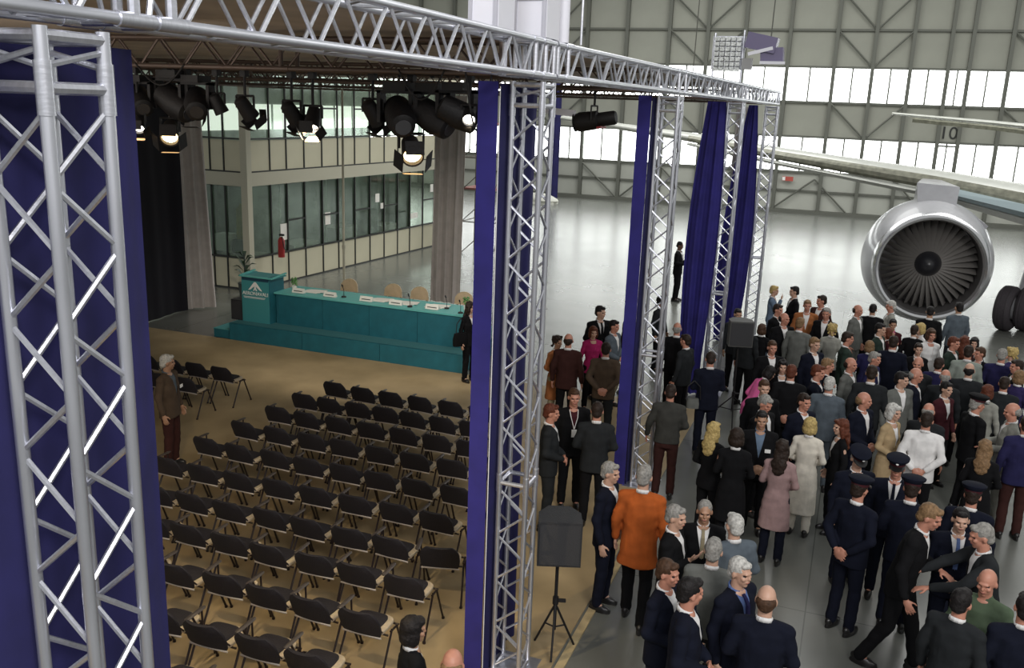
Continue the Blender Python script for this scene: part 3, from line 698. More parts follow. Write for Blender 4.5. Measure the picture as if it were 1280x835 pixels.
# cables looping from lamps
for (x0, x1, dz, lb) in ((-3.95, -3.5, .25, 'black cable loop over the right lamp cluster'), (-3.3, -3.05, .5, 'black cable loop beside the middle tower'), (-6.9, -6.3, .2, 'black cable loop over the left lamp cluster')):
    b = MB(); n = 12; b.path([(x0 + (x1 - x0) * i / n, Y1 - .16, 5.82 - dz * math.sin(PI * i / n)) for i in range(n + 1)], .009, 6); tag(b.build('cable', BLACK), lb, 'cable')
WARM = (1, .80, .50)
spot((-6.7, 7.7, 5.1), (-7.5, 12.0, 0), 1000, 85, WARM)
spot((-3.95, 7.7, 5.1), (-6.2, 11.5, 0), 1000, 90, WARM)
spot((-5.0, 7.6, 5.3), (-5.2, 7.6, 0), 650, 115, WARM)
spot((-4.6, 4.2, 5.6), (-5.6, 6.8, 0), 500, 95, WARM)
spot((-8, 12.8, 5.6), (-10.0, 17.6, .8), 800, 75, (1, .92, .8))
spot((-3.3, 7.5, 5.4), (-3.2, 9.4, 0), 180, 90, WARM)
area('under_canopy_fill', (-8, 6, 5.6), (-8, 12, 1), 5, 1, 25, (1, .9, .8))  # added soft fill, no fixture behind it

# ------------------------------------------------------------------ cabinets and floodlight on the beam
for (x, y, w_, h_, lb) in ((-2.83, 6.86, .25, .75, 'white dimmer cabinet on the beam, left of the pair'), (-2.73, 7.62, .30, .8, 'white louvred cabinet on the beam over the middle tower')):
    r = empty('white_cabinet', (x, y, 6.105), label=lb, cat='cabinet')
    box('casing', (0, 0, h_ / 2), (w_, .34, h_), CRATE, r)
    for k in range(6): sharedbox('louvre', (0, -.175, .30 + .04 * k), (w_ * .7, .015, .018), mat('louvre_grey', (.45, .45, .5), .5), r)
    box('edge_strip', (-w_ / 2 + .02, -.175, h_ / 2), (.03, .02, h_), mat('louvre_grey', (.45, .45, .5), .5), r)
    box('edge_strip', (w_ / 2 - .02, -.175, h_ / 2), (.03, .02, h_), mat('louvre_grey', (.45, .45, .5), .5), r)
b = MB(); b.tube((0, 0, 0), (0, 0, .9), .06, .06, 14)
tag(b.build('white_tube', CRATE, smooth=True, loc=(-2.62, 8.0, 6.1)), 'upright white tube on the beam beside the louvred cabinet', 'tube')
b = MB(); b.path([(0, 0, 0), (0, 0, .8)], .012); b.path([(0, 0, .45), (.12, 0, .5)], .01)
tag(b.build('antenna', ALU, loc=(-2.52, 8.25, 6.1)), 'thin silver rod with side arm beside the white tube', 'rod')
r = empty('floodlight_stack', (-2.62, 18.0, 6.1), label='silver wire box stack with purple floodlights above the far beam', cat='floodlight')
WH = mat('silver_mesh', (.55, .57, .55), .3, .5, 30, .4); PUR = mat('purple_housing', (.14, .12, .22), .4)
b = MB()
for i in range(5):
    for j in range(7): b.box((-.2 + .1 * i, 0, .25 + .09 * j), (.085, .12, .07))
b.build('lamp_blocks', WH, r)
b = MB(); b.tube((-.25, 0, 0), (-.25, 0, .9), .02); b.tube((.28, 0, 0), (.28, 0, .95), .02); b.box((0, .1, .55), (.6, .03, .6)); b.build('frame', ALU, r)
box('floodlight_head', (.62, -.05, .72), (.55, .35, .28), PUR, r, rot=Matrix.Rotation(.2, 3, 'Y'))
box('floodlight_head', (.82, .0, .50), (.4, .32, .26), PUR, r, rot=Matrix.Rotation(-.1, 3, 'Y'))
box('floodlight_lens', (.62, -.22, .57), (.45, .03, .06), CRATE, r, rot=Matrix.Rotation(-.25, 3, 'Y')); box('floodlight_lens', (.85, -.2, .37), (.45, .03, .05), CRATE, r)
box('control_box', (.38, -.02, .35), (.18, .15, .2), mat('grey_box', (.3, .3, .3), .5), r)
for (x, y, z0, z1, lb) in ((-1.9, 18.4, 6.6, 15.5, 'thin cable hanging down past the purple floodlights'), (-3.6, 20, 6.2, 15.5, 'thin cable hanging behind the wire box stack')):
    b = MB(); b.tube((x, y, z0), (x + .1, y, z1), .012, seg=6); tag(b.build('hanging_cable', STEELG), lb, 'cable')

# ------------------------------------------------------------------ loudspeakers on stands
def pa(x, y, zb, rz, label, w_=.46, h_=.56, d_=.42, m_=BLACKS, lr=.5):
    r = empty('stand_loudspeaker', (x, y, 0), rz, label, 'loudspeaker')
    b = MB(); w2, d2_ = w_ / 2, d_ / 2
    base = [(-w2, -d2_), (w2, -d2_), (w2 * .98, d2_ * .2), (w2 * .5, d2_), (-w2 * .5, d2_), (-w2 * .98, d2_ * .2)]
    b.rings([[Vector((p[0], p[1], zb)) for p in base], [Vector((p[0], p[1], zb + h_)) for p in base]]); b.build('cabinet', m_, r)
    box('grille', (0, -d2_ - .008, zb + h_ / 2), (w_ * .92, .015, h_ * .9), GRILLE, r)
    b = MB(); b.tube((0, 0, .25), (0, 0, zb), .018); b.build('pole', BLACK, r)
    b = MB(); b.tube((.0, 0, .55), (0, 0, .63), .032); b.box((.06, 0, .59), (.09, .03, .03)); b.build('clamp', BLACK, r)
    for k in range(3):
        q = 2 * PI * k / 3 + .4; b = MB(); b.tube((0, 0, .55), (lr * math.cos(q), lr * math.sin(q), .02), .012); b.tube((0, 0, .28), (lr / 2 * math.cos(q), lr / 2 * math.sin(q), .28), .009); b.build('leg', BLACK, r)
pa(-2.43, 8.08, 1.08, .35, 'black loudspeaker on a stand right of the middle tower', .44, .48, .40, lr=.24)
pa(-1.7, 16.2, 1.52, .3, 'grey loudspeaker on a tall tripod stand by the fourth tower', .42, .46, .38, mat('grey_speaker', (.07, .07, .065), .6))

# ------------------------------------------------------------------ aircraft
ac = empty('airliner', (1.85, 24.0, 0), label='airliner wing with large grey jet engine and wheels in the hangar', cat='aircraft')
EC = Vector((0, 0, 2.06)); eo = Matrix.Rotation(.03, 3, 'Z')
R0 = 1.44
def loc(p): return EC + eo @ Vector(p)
b = MB()
b.lathe([(0.12, R0 * .80), (.0, R0 * .825), (-.03, R0 * .86), (.0, R0 * .89), (.07, R0 * .915), (.2, R0 * .94)], 72, EC, eo, closed=True); b.build('inlet_lip', LIP, ac, True)
b = MB(); b.lathe([(.2, R0 * .94), (.45, R0 * .99), (.8, R0 * 1.04), (1.4, R0 * 1.09), (2.2, R0 * 1.05), (3.0, R0 * .86), (3.02, R0 * .80), (2.2, R0 * .82)], 72, EC, eo, closed=True); nac = b.build('engine_cowling', NAC, ac, True)
b = MB(); b.lathe([(.12, R0 * .80), (.35, R0 * .80), (.75, R0 * .79), (1.4, R0 * .79), (1.4, .3)], 72, EC, eo, closed=True); b.build('inlet_duct', INLET, nac, True)
b = MB(); b.lathe([(.46, .02), (.50, .12), (.62, .24), (.78, .33), (.95, .34)], 32, EC, eo); b.build('spinner', SPIN, nac, True)
bm_ = MB(); rr = [.30, .55, .8, 1.0, 1.12]
F1, B1 = [], []
for r_ in rr:
    tw = .35 + .65 * (r_ - .3) / .82; ch = .10 + .055 * (r_ / 1.1)
    dx, dy = math.cos(tw) * ch * .62, math.sin(tw) * ch
    for s in (-1, 0, 1): F1.append(Vector((s * dx + (.03 * (r_ - .3)), .78 - s * dy + .0, r_))); 
    for s in (-1, 0, 1): B1.append(Vector((s * dx + (.03 * (r_ - .3)) + .004, .795 - s * dy + .01, r_)))
fs = []
N = len(F1)
for j in range(len(rr) - 1):
    for i in range(2):
        a = j * 3 + i; fs += [(a, a + 1, a + 4, a + 3), (a + N, a + 3 + N, a + 4 + N, a + 1 + N)]
bm_.add(F1 + B1, fs); blade = bm_.mesh('fan_blade', True, [FAN])
for k in range(38):
    link('fan_blade', blade, nac, mw=Matrix.Translation(EC) @ eo.to_4x4() @ Matrix.Rotation(2 * PI * k / 38, 4, 'Y'))
b = MB(); b.box((0, 0, 0), (.5, 3.0, .8)); 
pv = [(-.42, .9, 3.3), (.42, .9, 3.3), (.4, 4.0, 3.3), (-.4, 4.0, 3.3), (-.5, 1.5, 4.0), (.5, 1.5, 3.95), (.2, 4.6, 3.95), (-.2, 4.6, 3.95)]
b = MB(); b.add([Vector(p) for p in pv], [(0, 1, 2, 3), (4, 7, 6, 5), (0, 4, 5, 1), (1, 5, 6, 2), (2, 6, 7, 3), (3, 7, 4, 0)]); b.build('pylon', NAC, ac)
b = MB(); b.box((.95, 1.6, 2.95), (.35, .9, .5), Matrix.Rotation(.6, 3, 'Y')); b.build('strake', NAC, ac)
# wing: sections (x, y of leading edge, z centre, thickness, chord)
secs = [(-14.2, 14.0, 3.08 + 2.0, .22, 1.3), (-7.8, 9.2, 4.62, .36, 2.2), (-4.2, 6.2, 4.28, .46, 3.0), (.1, 4.2, 3.86, .62, 4.2), (2.3, 3.3, 3.52, .85, 5.2), (7, 1.6, 3.1, 1.15, 6.6), (12, -.5, 2.7, 1.4, 8)]
def section(x, y, z, t, c, k0=0, k1=1, n=10, grow=1):
    P = []
    for i in range(n + 1):
        s = k0 + (k1 - k0) * (1 - math.cos(PI / 2 * i / n)); h = t * (1.48 * math.sqrt(max(s, 0)) - .63 * s - 1.75 * s * s + 1.42 * s ** 3 - .5 * s ** 4)
        P.append((s, h))
    pts = [Vector((x, y + s * c, z + h * grow)) for s, h in P] + [Vector((x, y + s * c, z - h * .8 * grow)) for s, h in reversed(P)]
    return pts
b = MB(); b.rings([section(*s) for s in secs]); b.build('wing', WINGM, ac, True)
b = MB(); b.rings([[Vector((x, y - .10, z + t * .05)), Vector((x, y + .05, z + t * .30)), Vector((x, y + .10, z + t * .1)), Vector((x, y - .02, z - t * .30)), Vector((x, y - .12, z - t * .15))] for x, y, z, t, c in secs[1:]]); b.build('leading_edge_slat', WINGD, ac)
b = MB(); b.rings([[Vector((x, y - .22, z - t * .50)), Vector((x, y - .10, z - t * .36)), Vector((x, y + .1, z - t * .60)), Vector((x, y - .1, z - t * .66))] for x, y, z, t, c in secs[1:]]); b.build('leading_edge_slat', WINGM, ac)
b = MB(); b.rings([[Vector((x, y - .5, z - t * .20 - .05)), Vector((x, y - .35, z - t * .02)), Vector((x, y - .1, z - t * .3)), Vector((x, y - .3, z - t * .42))] for x, y, z, t, c in secs[3:]]); b.build('leading_edge_slat', WINGB, ac)
for x in (-6.0, -3.0, -.8): 
    b = MB(); b.tube((x, 7.6 - (x + 6) * .5, 4.25 - (x + 6) * .06), (x, 9.2 - (x + 6) * .5, 4.1 - (x + 6) * .06), .1, .05, 8); b.build('flap_fairing', WINGM, ac, True)
# wheels
gx = Vector((2.6, 3.7, 0))
def tyre(p, r_=.62, w_=.42):
    b = MB(); prof = [(-w_ * .28, r_ * .55), (-w_ * .48, r_ * .66), (-w_ * .5, r_ * .85), (-w_ * .36, r_ * .97), (-.10, r_), (-.09, r_ * .985), (-.06, r_ * .985), (-.05, r_), (.05, r_), (.06, r_ * .985), (.09, r_ * .985), (.10, r_), (w_ * .36, r_ * .97), (w_ * .5, r_ * .85), (w_ * .48, r_ * .66), (w_ * .28, r_ * .55)]
    b.lathe(prof, 40, rot=Matrix.Rotation(1.15, 3, 'Z'), closed=True)
    t = b.build('tyre', RUB, gear, True, loc=p); return t
gear = empty('landing_gear', (0, 0, 0)); gear.parent = ac; gear.location = gx
for p in ((-.26, -.05, .62), (.26, .15, .62)): tyre(p)
b = MB(); b.lathe([(-.5, .05), (-.5, .3), (-.1, .34), (.1, .34), (.5, .3), (.5, .05)], 24, (0, .05, .62), Matrix.Rotation(1.15, 3, 'Z')); b.build('hub', NAC, gear, True)
b = MB(); b.tube((0, .05, .62), (.5, 1.0, 3.2), .13, .16, 12); b.build('strut', NAC, gear, True)
# second aircraft's wing edge, upper right
tw_ = empty('distant_wing', (4, 34, 5.3), label='thin silver wing edge of another aircraft crossing upper right', cat='aircraft')
b = MB(); b.rings([section(-3.2, 3.5, .45, .10, .9), section(0, 2, .25, .16, 1.6), section(5, -1, -.15, .26, 2.4), section(9, -3, -.5, .3, 3)]); b.build('wing', WINGM, tw_, True)
b = MB(); b.rings([[Vector((x, y - .12, z)), Vector((x, y, z + .05)), Vector((x, y + .02, z - .10)), Vector((x, y - .1, z - .12))] for x, y, z in ((-2.5, 3.2, .28), (0, 2, .12), (5, -1, -.35), (9, -3, -.7))]); b.build('flap', WINGD, tw_)
# ------------------------------------------------------------------ people
SKIN = [mat('skin_fair', (.52, .31, .22), .5), mat('skin_ruddy', (.48, .22, .15), .5), mat('skin_tan', (.38, .21, .13), .5), mat('skin_deep', (.16, .08, .05), .5)]
EYE = mat('eye_dark', (.03, .02, .02), .3); LIPS = mat('lips', (.36, .13, .10), .5)
def cloth(n, c): return mat('cloth_' + n, c, .9, 0, 9, .14, .35, .15)
CLO = {'black': cloth('black', (.006, .006, .007)), 'navy': cloth('navy', (.006, .0075, .016)), 'char': cloth('charcoal', (.017, .019, .021)),
       'grey': cloth('grey', (.13, .135, .125)), 'bluegrey': cloth('blue_grey', (.09, .11, .13)), 'ltgrey': cloth('light_grey', (.27, .27, .24)), 'orange': cloth('orange', (.36, .085, .018)),
       'brown': cloth('brown', (.075, .052, .036)), 'dkgreen': cloth('dark_green', (.022, .036, .028)), 'olive': cloth('olive_green', (.085, .12, .075)),
       'cream': cloth('cream', (.62, .58, .50)), 'white': cloth('white', (.72, .71, .70)), 'mauve': cloth('mauve', (.30, .20, .195)), 'tan': cloth('tan', (.38, .28, .16)),
       'pink': cloth('pink', (.68, .13, .33)), 'magenta': cloth('magenta', (.36, .02, .11)), 'burg': cloth('burgundy', (.05, .012, .016)), 'purple': cloth('purple', (.032, .024, .085)), 'dusk': cloth('dusk_grey', (.042, .042, .038)),
       'royal': cloth('dark_blue', (.018, .017, .060)), 'denim': cloth('denim', (.12, .17, .24)), 'khaki': cloth('khaki', (.26, .22, .14)), 'red': cloth('red', (.30, .03, .03)),
       'pale': cloth('pale_green_grey', (.24, .27, .24)), 'dkbrown': cloth('dark_brown', (.04, .015, .013)), 'blue': cloth('blue', (.10, .15, .32)), 'rust': cloth('rust', (.30, .11, .04))}
def hairm(n, c): return mat('hair_' + n, c, .6, 0, 40, .35, .5, .25)
HC = {'black': hairm('black', (.010, .008, .008)), 'dark': hairm('dark_brown', (.022, .013, .009)), 'brown': hairm('brown', (.06, .03, .016)), 'red': hairm('auburn', (.10, .028, .014)),
      'grey': hairm('grey', (.25, .24, .22)), 'white': hairm('white', (.46, .45, .42)), 'blond': hairm('blond', (.42, .31, .12)), 'sandy': hairm('sandy', (.20, .12, .06))}
SHOE = mat('shoe_black', (.012, .011, .011), .3)
HEADC = Vector((0, -.012, 1.635))

def remeshed(mb, vox, smooth_it, ratio, disp=0, dscale=6):
    me = bpy.data.meshes.new('tmp'); me.from_pydata([tuple(v) for v in mb.v], [], mb.f)
    o = bpy.data.objects.new('tmp', me); C.objects.link(o)
    r = o.modifiers.new('r', 'REMESH'); r.mode = 'VOXEL'; r.voxel_size = vox; r.adaptivity = 0
    s = o.modifiers.new('s', 'SMOOTH'); s.iterations = smooth_it; s.factor = .5
    if ratio < 1: d = o.modifiers.new('d', 'DECIMATE'); d.ratio = ratio
    dg = bpy.context.evaluated_depsgraph_get(); out = bpy.data.meshes.new_from_object(o.evaluated_get(dg))
    bpy.data.objects.remove(o); bpy.data.meshes.remove(me)
    if disp:
        ns = [v.normal.copy() for v in out.vertices]
        for v, n in zip(out.vertices, ns):
            p = v.co; k = noise.noise(Vector((p.x * dscale, p.y * dscale, p.z * dscale * 1.8)))
            v.co = p + n * disp * k
    return out
def smoothme(me):
    me.polygons.foreach_set('use_smooth', [True] * len(me.polygons)); return me

ARMS = {  # per side: elbow, wrist (x given for side +1, mirrored for -1)
 'hang': ((.245, .03, 1.145), (.255, -.045, .90)), 'front': ((.255, .02, 1.15), (.07, -.19, 1.03)), 'back': ((.255, .09, 1.16), (.075, .185, 1.00)),
 'hold': ((.235, .0, 1.15), (.15, -.25, 1.13)), 'raise': ((.235, -.03, 1.16), (.17, -.22, 1.30)), 'chin': ((.225, -.13, 1.18), (.06, -.19, 1.44)), 'reach': ((.25, -.24, 1.27), (.17, -.50, 1.22)), 'down': ((.27, -.0, 1.15), (.30, -.12, .92))}
def figure(left='hang', right='hang', lean=0, stride=0, female=False, top='suit', legs='trousers', turn=0, nod=.12):
    fm = female; sw = .165 if fm else .19; gx = .86 if fm else 1.0
    def bend(p):
        p = Vector(p)
        if lean and p.z > .88:
            k = min(1, (p.z - .88) / .12) * lean; c = Vector((p.x, 0, .95)); d = p - c
            ca, sa = math.cos(k), math.sin(k)
            return c + Vector((0, d.y * ca - d.z * sa, d.y * sa + d.z * ca))
        return p
    hipx = .088; body = MB(); coat = MB(); trou = MB(); P = {}
    # legs
    ank = {}
    for s in (1, -1):
        ky = -.02; ay = .02
        if stride: ay = .02 - s * stride; ky = -.03 - s * stride * .45 - (.04 if s < 0 else 0)
        hip = Vector((s * hipx, 0, .90)); kn = Vector((s * .10, ky, .50)); an = Vector((s * .108, ay, .09)); ank[s] = an
        body.cap(hip, kn, .070, .05); body.cap(kn, an, .05, .036); body.cap(an, an + Vector((0, -.05, -.03)), .036, .03)
        if legs == 'trousers':
            trou.cap(hip + Vector((0, 0, .02)), kn, .097, .070); trou.cap(kn, an + Vector((0, 0, .0)), .070, .060)
    if legs == 'trousers': q_ = .84 if (fm or top in ('coat', 'long', 'mid')) else 1; trou.loft([(.80, .155 * q_, .115 * q_, 0, .0), (.9, .175 * q_, .122 * q_, 0, .0), (1.02, .155 * q_, .105 * q_, 0, 0)], 16)
    elif legs == 'skirt': trou.loft([(.52, .17, .12, 0, .0), (.60, .185, .13, 0, .0), (.85, .185, .13, 0, .01), (1.04, .14, .10, 0, 0)], 20)
    # torso (under clothes) and neck, head
    body.loft([(.84, .13, .09, 0, 0), (1.0, .13, .085, 0, 0), (1.15, .125, .08, 0, 0), (1.32, .14, .088, 0, 0), (1.42, .12, .07, 0, 0), (1.47, .07, .055, 0, 0)], 16)
    body.cap((0, .014, 1.43), HEADC + Vector((0, .012, -.07)), .052 if fm else .058, .050 if fm else .056)
    hm = Matrix.Rotation(turn, 3, 'Z') @ Matrix.Rotation(nod, 3, 'X')
    hb = MB(); k = .95 if fm else 1
    hb.ell((0, .014, .020), (.074 * k, .095, .096)); hb.ell((0, -.028, -.042), (.056 * k, .062, .072)); hb.ell((0, -.062, -.088), (.027, .026, .022))
    hb.cap((0, -.084, .016), (0, -.100, -.020), .008, .0115); hb.ell((0, -.078, .026), (.046, .016, .012)); hb.ell((0, -.088, -.053), (.026, .013, .010))
    for s in (1, -1): hb.ell((s * .077 * k, .010, -.012), (.011, .020, .031)); hb.ell((s * .038, -.064, -.022), (.022, .022, .020))
    for p in hb.v: q = hm @ p; body_p = q + HEADC; p.x, p.y, p.z = body_p.x, body_p.y, body_p.z
    body.add(hb.v, hb.f)
    # arms and hands
    for s, pose in ((1, left), (-1, right)):
        e, w_ = ARMS[pose]; S = Vector((s * sw, .01, 1.405)); E = Vector((s * e[0] * (.93 if fm else 1), e[1], e[2])); W_ = Vector((s * w_[0], w_[1], w_[2]))
        body.cap(S, E, .045 * gx, .038 * gx); body.cap(E, W_, .038 * gx, .027)
        d = (W_ - E).normalized()
        if pose in ('front', 'back'): d = (d + Vector((-s * .6, 0, -.25))).normalized()
        n = Vector((-s, 0, 0)) if pose in ('hang', 'down') else (Vector((0, 0, -1)) if pose in ('reach', 'hold') else (Vector((0, 1, 0)) if pose != 'back' else Vector((0, -1, 0))))
        n = (n - d * n.dot(d)).normalized(); sd = d.cross(n)
        R = Matrix((sd, d, n)).transposed(); body.ell(W_ + d * .055, (.040, .058, .019), 12, R)
        th = sd * (-1 if (sd.y > 0 if pose in ('hang', 'down') else sd.z < 0) else 1); 
        for i in range(4):
            f0 = W_ + d * .092 + sd * (i - 1.5) * .021; ln = (.062, .075, .07, .055)[i]; dd = (d + sd * (i - 1.5) * .07 + n * .12).normalized()
            f1 = f0 + dd * ln * .5; f2 = f1 + (dd + n * .55).normalized() * ln * .55
            body.cap(f0, f1, .0095, .0088, 8); body.cap(f1, f2, .0088, .0075, 8)
        t0 = W_ + d * .03 + th * .028; t1 = t0 + (d * .6 + th * .8 + n * .2).normalized() * .042; t2 = t1 + (d + th * .25 + n * .3).normalized() * .032
        body.cap(t0, t1, .013, .011, 8); body.cap(t1, t2, .011, .009, 8)
        if top != 'none':
            r0 = .066 * gx; coat.cap(S + Vector((-s * .02, 0, 0)), E, r0, .055 * gx); coat.cap(E, W_ - (W_ - E).normalized() * .02, .055 * gx, .042)
            coat.cap(Vector((s * .05, .012, 1.435)), S + Vector((0, 0, 0)), .058, .062 * gx)
    hem = {'suit': .80, 'coat': .52, 'long': .34, 'sweater': .88, 'short': .90, 'mid': .68}[top]
    if fm: prof = [(hem, .185, .125, 0, .005), (.95, .172, .12, 0, .008), (1.10, .138, .10, 0, 0), (1.27, .160, .118, 0, -.008), (1.38, .155, .10, 0, .008), (1.455, .085, .065, 0, .012)]
    else: prof = [(hem, .195, .130, 0, .0), (.95, .185, .128, 0, .0), (1.10, .175, .125, 0, -.004), (1.25, .190, .130, 0, -.004), (1.38, .185, .112, 0, .006), (1.465, .085, .068, 0, .012)]
    if hem < .7: prof = [(hem, .215, .15, 0, 0)] + [(.80, .195, .135, 0, 0)] + prof[1:]
    coat.loft(prof, 20, 2.3)
    if top in ('sweater',): coat.cap((0, .016, 1.44), (0, .01, 1.485), .068, .064)
    if top in ('suit', 'coat', 'long', 'short', 'mid'):
        for s in (1, -1):
            coat.cap((s * .062, .03, 1.478), (s * .068, -.045, 1.445), .016); coat.cap((s * .068, -.045, 1.445), (s * .018, -.125 if not fm else -.118, 1.14), .014, .010)
        coat.cap((-.062, .03, 1.478), (0, .075, 1.485), .016); coat.cap((.062, .03, 1.478), (0, .075, 1.485), .016)
    for mb_x in (body, coat, trou):
        if lean: mb_x.v = [bend(p) for p in mb_x.v]
    out = {}
    bd = remeshed(body, .0085, 2, .42); smoothme(bd)
    for m_ in (SKIN[0], EYE, LIPS): bd.materials.append(m_)
    hc = bend(HEADC); hR = (Matrix.Rotation(lean, 3, 'X') @ hm); hi = hR.inverted()
    idx = []
    for p in bd.polygons:
        q = hi @ (Vector(p.center) - hc); m_i = 0
        if abs(q.z) < .12 and q.length < .16:
            if abs(abs(q.x) - .031) < .013 and abs(q.z - .006) < .008 and q.y < -.055: m_i = 1
            elif abs(q.x) < .022 and abs(q.z + .053) < .008 and q.y < -.07: m_i = 2
        idx.append(m_i)
    bd.polygons.foreach_set('material_index', idx); bd.name = 'body'; out['body'] = bd
    ct_ = remeshed(coat, .013, 2, .55, .010, 7)
    if top in ('suit', 'coat', 'long', 'short', 'mid'):
        zb = 1.13
        bm = bmesh.new(); bm.from_mesh(ct_)
        def unb(p):            # undo lean for the test
            p = Vector(p)
            if lean:
                c = Vector((p.x, 0, .95)); d = p - c; ca, sa = math.cos(-lean), math.sin(-lean)
                if p.z > .9: return c + Vector((0, d.y * ca - d.z * sa, d.y * sa + d.z * ca))
            return p
        for s in (1, -1):
            A = Vector((0, 0, zb)); B = Vector((s * .068, 0, 1.46)); dr = (B - A).normalized(); nr = Vector((dr.z, 0, -dr.x))
            if lean: Rl = Matrix.Rotation(lean, 3, 'X'); A = Vector((0, 0, .95)) + Rl @ (A - Vector((0, 0, .95))); nr = Rl @ nr
            g = [f for f in bm.faces if f.normal.y < .1 and f.calc_center_median().z > 1.0]
            ge = set(g) | {e for f in g for e in f.edges} | {v for f in g for v in f.verts}
            bmesh.ops.bisect_plane(bm, geom=list(ge), plane_co=A, plane_no=nr)
        shirt = []
        for f in bm.faces:
            c = unb(f.calc_center_median())
            if c.z > zb and c.y < -.03 and c.z < 1.50 and abs(c.x) < .068 * (c.z - zb) / (1.46 - zb) + .0005: shirt.append(f)
        bm2 = bmesh.new(); vm = {}; tie = bmesh.new(); tm = {}
        for f in shirt:
            ns = [];
            for v in f.verts:
                if v not in vm: vm[v] = bm2.verts.new(v.co + Vector((0, .006, 0)))
                ns.append(vm[v])
            try: bm2.faces.new(ns)
            except Exception: pass
        bmesh.ops.delete(bm, geom=shirt, context='FACES'); bm.to_mesh(ct_); bm.free()
        sh = bpy.data.meshes.new('shirt'); bm2.to_mesh(sh); bm2.free()
        # collar ring joined to the shirt
        cm = MB()
        for q in range(12):
            a0, a1 = 2 * PI * q / 12, 2 * PI * (q + 1) / 12
            pts = [bend((.062 * math.sin(a) , .016 - .062 * math.cos(a), 1.452 + .016 * (1 - math.cos(a)) )) for a in (a0, a1)]
            up_ = [bend((.059 * math.sin(a), .014 - .059 * math.cos(a), 1.482 + .020 * (1 - math.cos(a)))) for a in (a0, a1)]
            cm.add([pts[0], pts[1], up_[1], up_[0]] + [Vector(x) + Vector(((x.x) * .10, (x.y) * .10, 0)) for x in (pts[0], pts[1], up_[1], up_[0])], [(0, 3, 2, 1), (4, 5, 6, 7), (3, 7, 6, 2), (0, 1, 5, 4)])
        k0 = len(sh.vertices); vs = [tuple(v.co) for v in sh.vertices] + [tuple(v) for v in cm.v]; fs = [tuple(p.vertices) for p in sh.polygons] + [tuple(i + k0 for i in f) for f in cm.f]
        sh2 = bpy.data.meshes.new('shirt'); sh2.from_pydata(vs, [], fs); bpy.data.meshes.remove(sh); sh2.materials.append(PAPER); smoothme(sh2); out['shirt'] = sh2
        tmb = MB(); pr = [(1.455, .016, -.062), (1.43, .015, -.092), (1.38, .017, -.122), (1.25, .023, -.138), (1.15, .02, -.136)]
        R = [[bend((-w2, y - .006, z)), bend((w2, y - .006, z)), bend((w2, y + .012, z)), bend((-w2, y + .012, z))] for z, w2, y in pr]
        tmb.rings(R); tm_ = tmb.mesh('tie', False, [PAPER]); out['tie'] = tm_
    smoothme(ct_); ct_.materials.clear(); ct_.materials.append(PAPER); ct_.name = 'jacket'; out['jacket'] = ct_
    if len(trou.v):
        tr = remeshed(trou, .014, 2, .5, .010, 7); smoothme(tr); tr.materials.clear(); tr.materials.append(PAPER); out['trousers' if legs == 'trousers' else 'skirt'] = tr
    sm = MB(); a = Vector((0, 0, 0))
    sm.rings([[Vector((.044 * k * math.cos(t), -.045 + .135 * k * math.sin(t), z)) for t in [2 * PI * i / 14 for i in range(14)]] for z, k in ((0, .95), (.02, 1), (.05, .93), (.075, .55))]); sm.ell((0, .03, .07), (.040, .055, .045), 12)
    out['shoe'] = sm.mesh('shoe', True, [SHOE]); out['_ank'] = ank
    out['_head'] = Matrix.Translation(hc) @ hR.to_4x4()
    return out

def hairs():
    H = {}
    def fin(mb, nm, disp=.006, sc=35, vox=.011): 
        me = remeshed(mb, vox, 1, .6, disp, sc); smoothme(me); me.materials.clear(); me.materials.append(PAPER); me.name = 'hair'; H[nm] = me
    b = MB(); b.ell((0, .026, .034), (.082, .094, .094)); b.ell((0, .060, -.030), (.070, .055, .060)); b.ell((0, -.045, .088), (.055, .040, .028)); fin(b, 'short')
    b = MB(); b.ell((0, .022, .036), (.080, .092, .090)); b.ell((0, .058, -.025), (.066, .052, .050)); fin(b, 'crop', .003)
    b = MB(); b.ell((0, .048, -.006), (.083, .075, .062)); b.ell((0, .072, -.035), (.062, .045, .048)); fin(b, 'bald', .004)
    b = MB(); b.ell((0, .030, .030), (.094, .100, .100)); b.ell((0, .055, -.05), (.095, .070, .085)); b.ell((.07, .01, -.05), (.034, .05, .075)); b.ell((-.07, .01, -.05), (.034, .05, .075)); b.ell((0, -.045, .085), (.06, .045, .03)); fin(b, 'bob', .008, 22)
    b = MB(); b.ell((0, .030, .030), (.092, .098, .100)); b.ell((0, .065, -.08), (.095, .060, .12)); b.ell((0, .085, -.20), (.105, .048, .12)); b.ell((0, .09, -.28), (.085, .035, .08)); b.ell((.072, .01, -.07), (.03, .045, .10)); b.ell((-.072, .01, -.07), (.03, .045, .10)); b.ell((0, -.045, .085), (.06, .045, .03)); fin(b, 'long', .016, 14)
    b = MB(); b.ell((0, .030, .036), (.098, .102, .100))
    rnd = random.Random(3)
    for i in range(40):
        q = rnd.uniform(0, 2 * PI); z = rnd.uniform(-.12, .12); r = .085
        if math.sin(q) < -.35 and z < .06: continue
        b.ell((r * math.cos(q), .03 + r * math.sin(q), z), (.026, .026, .026), 8)
    fin(b, 'curly', .012, 40)
    return H
HAIR = hairs()
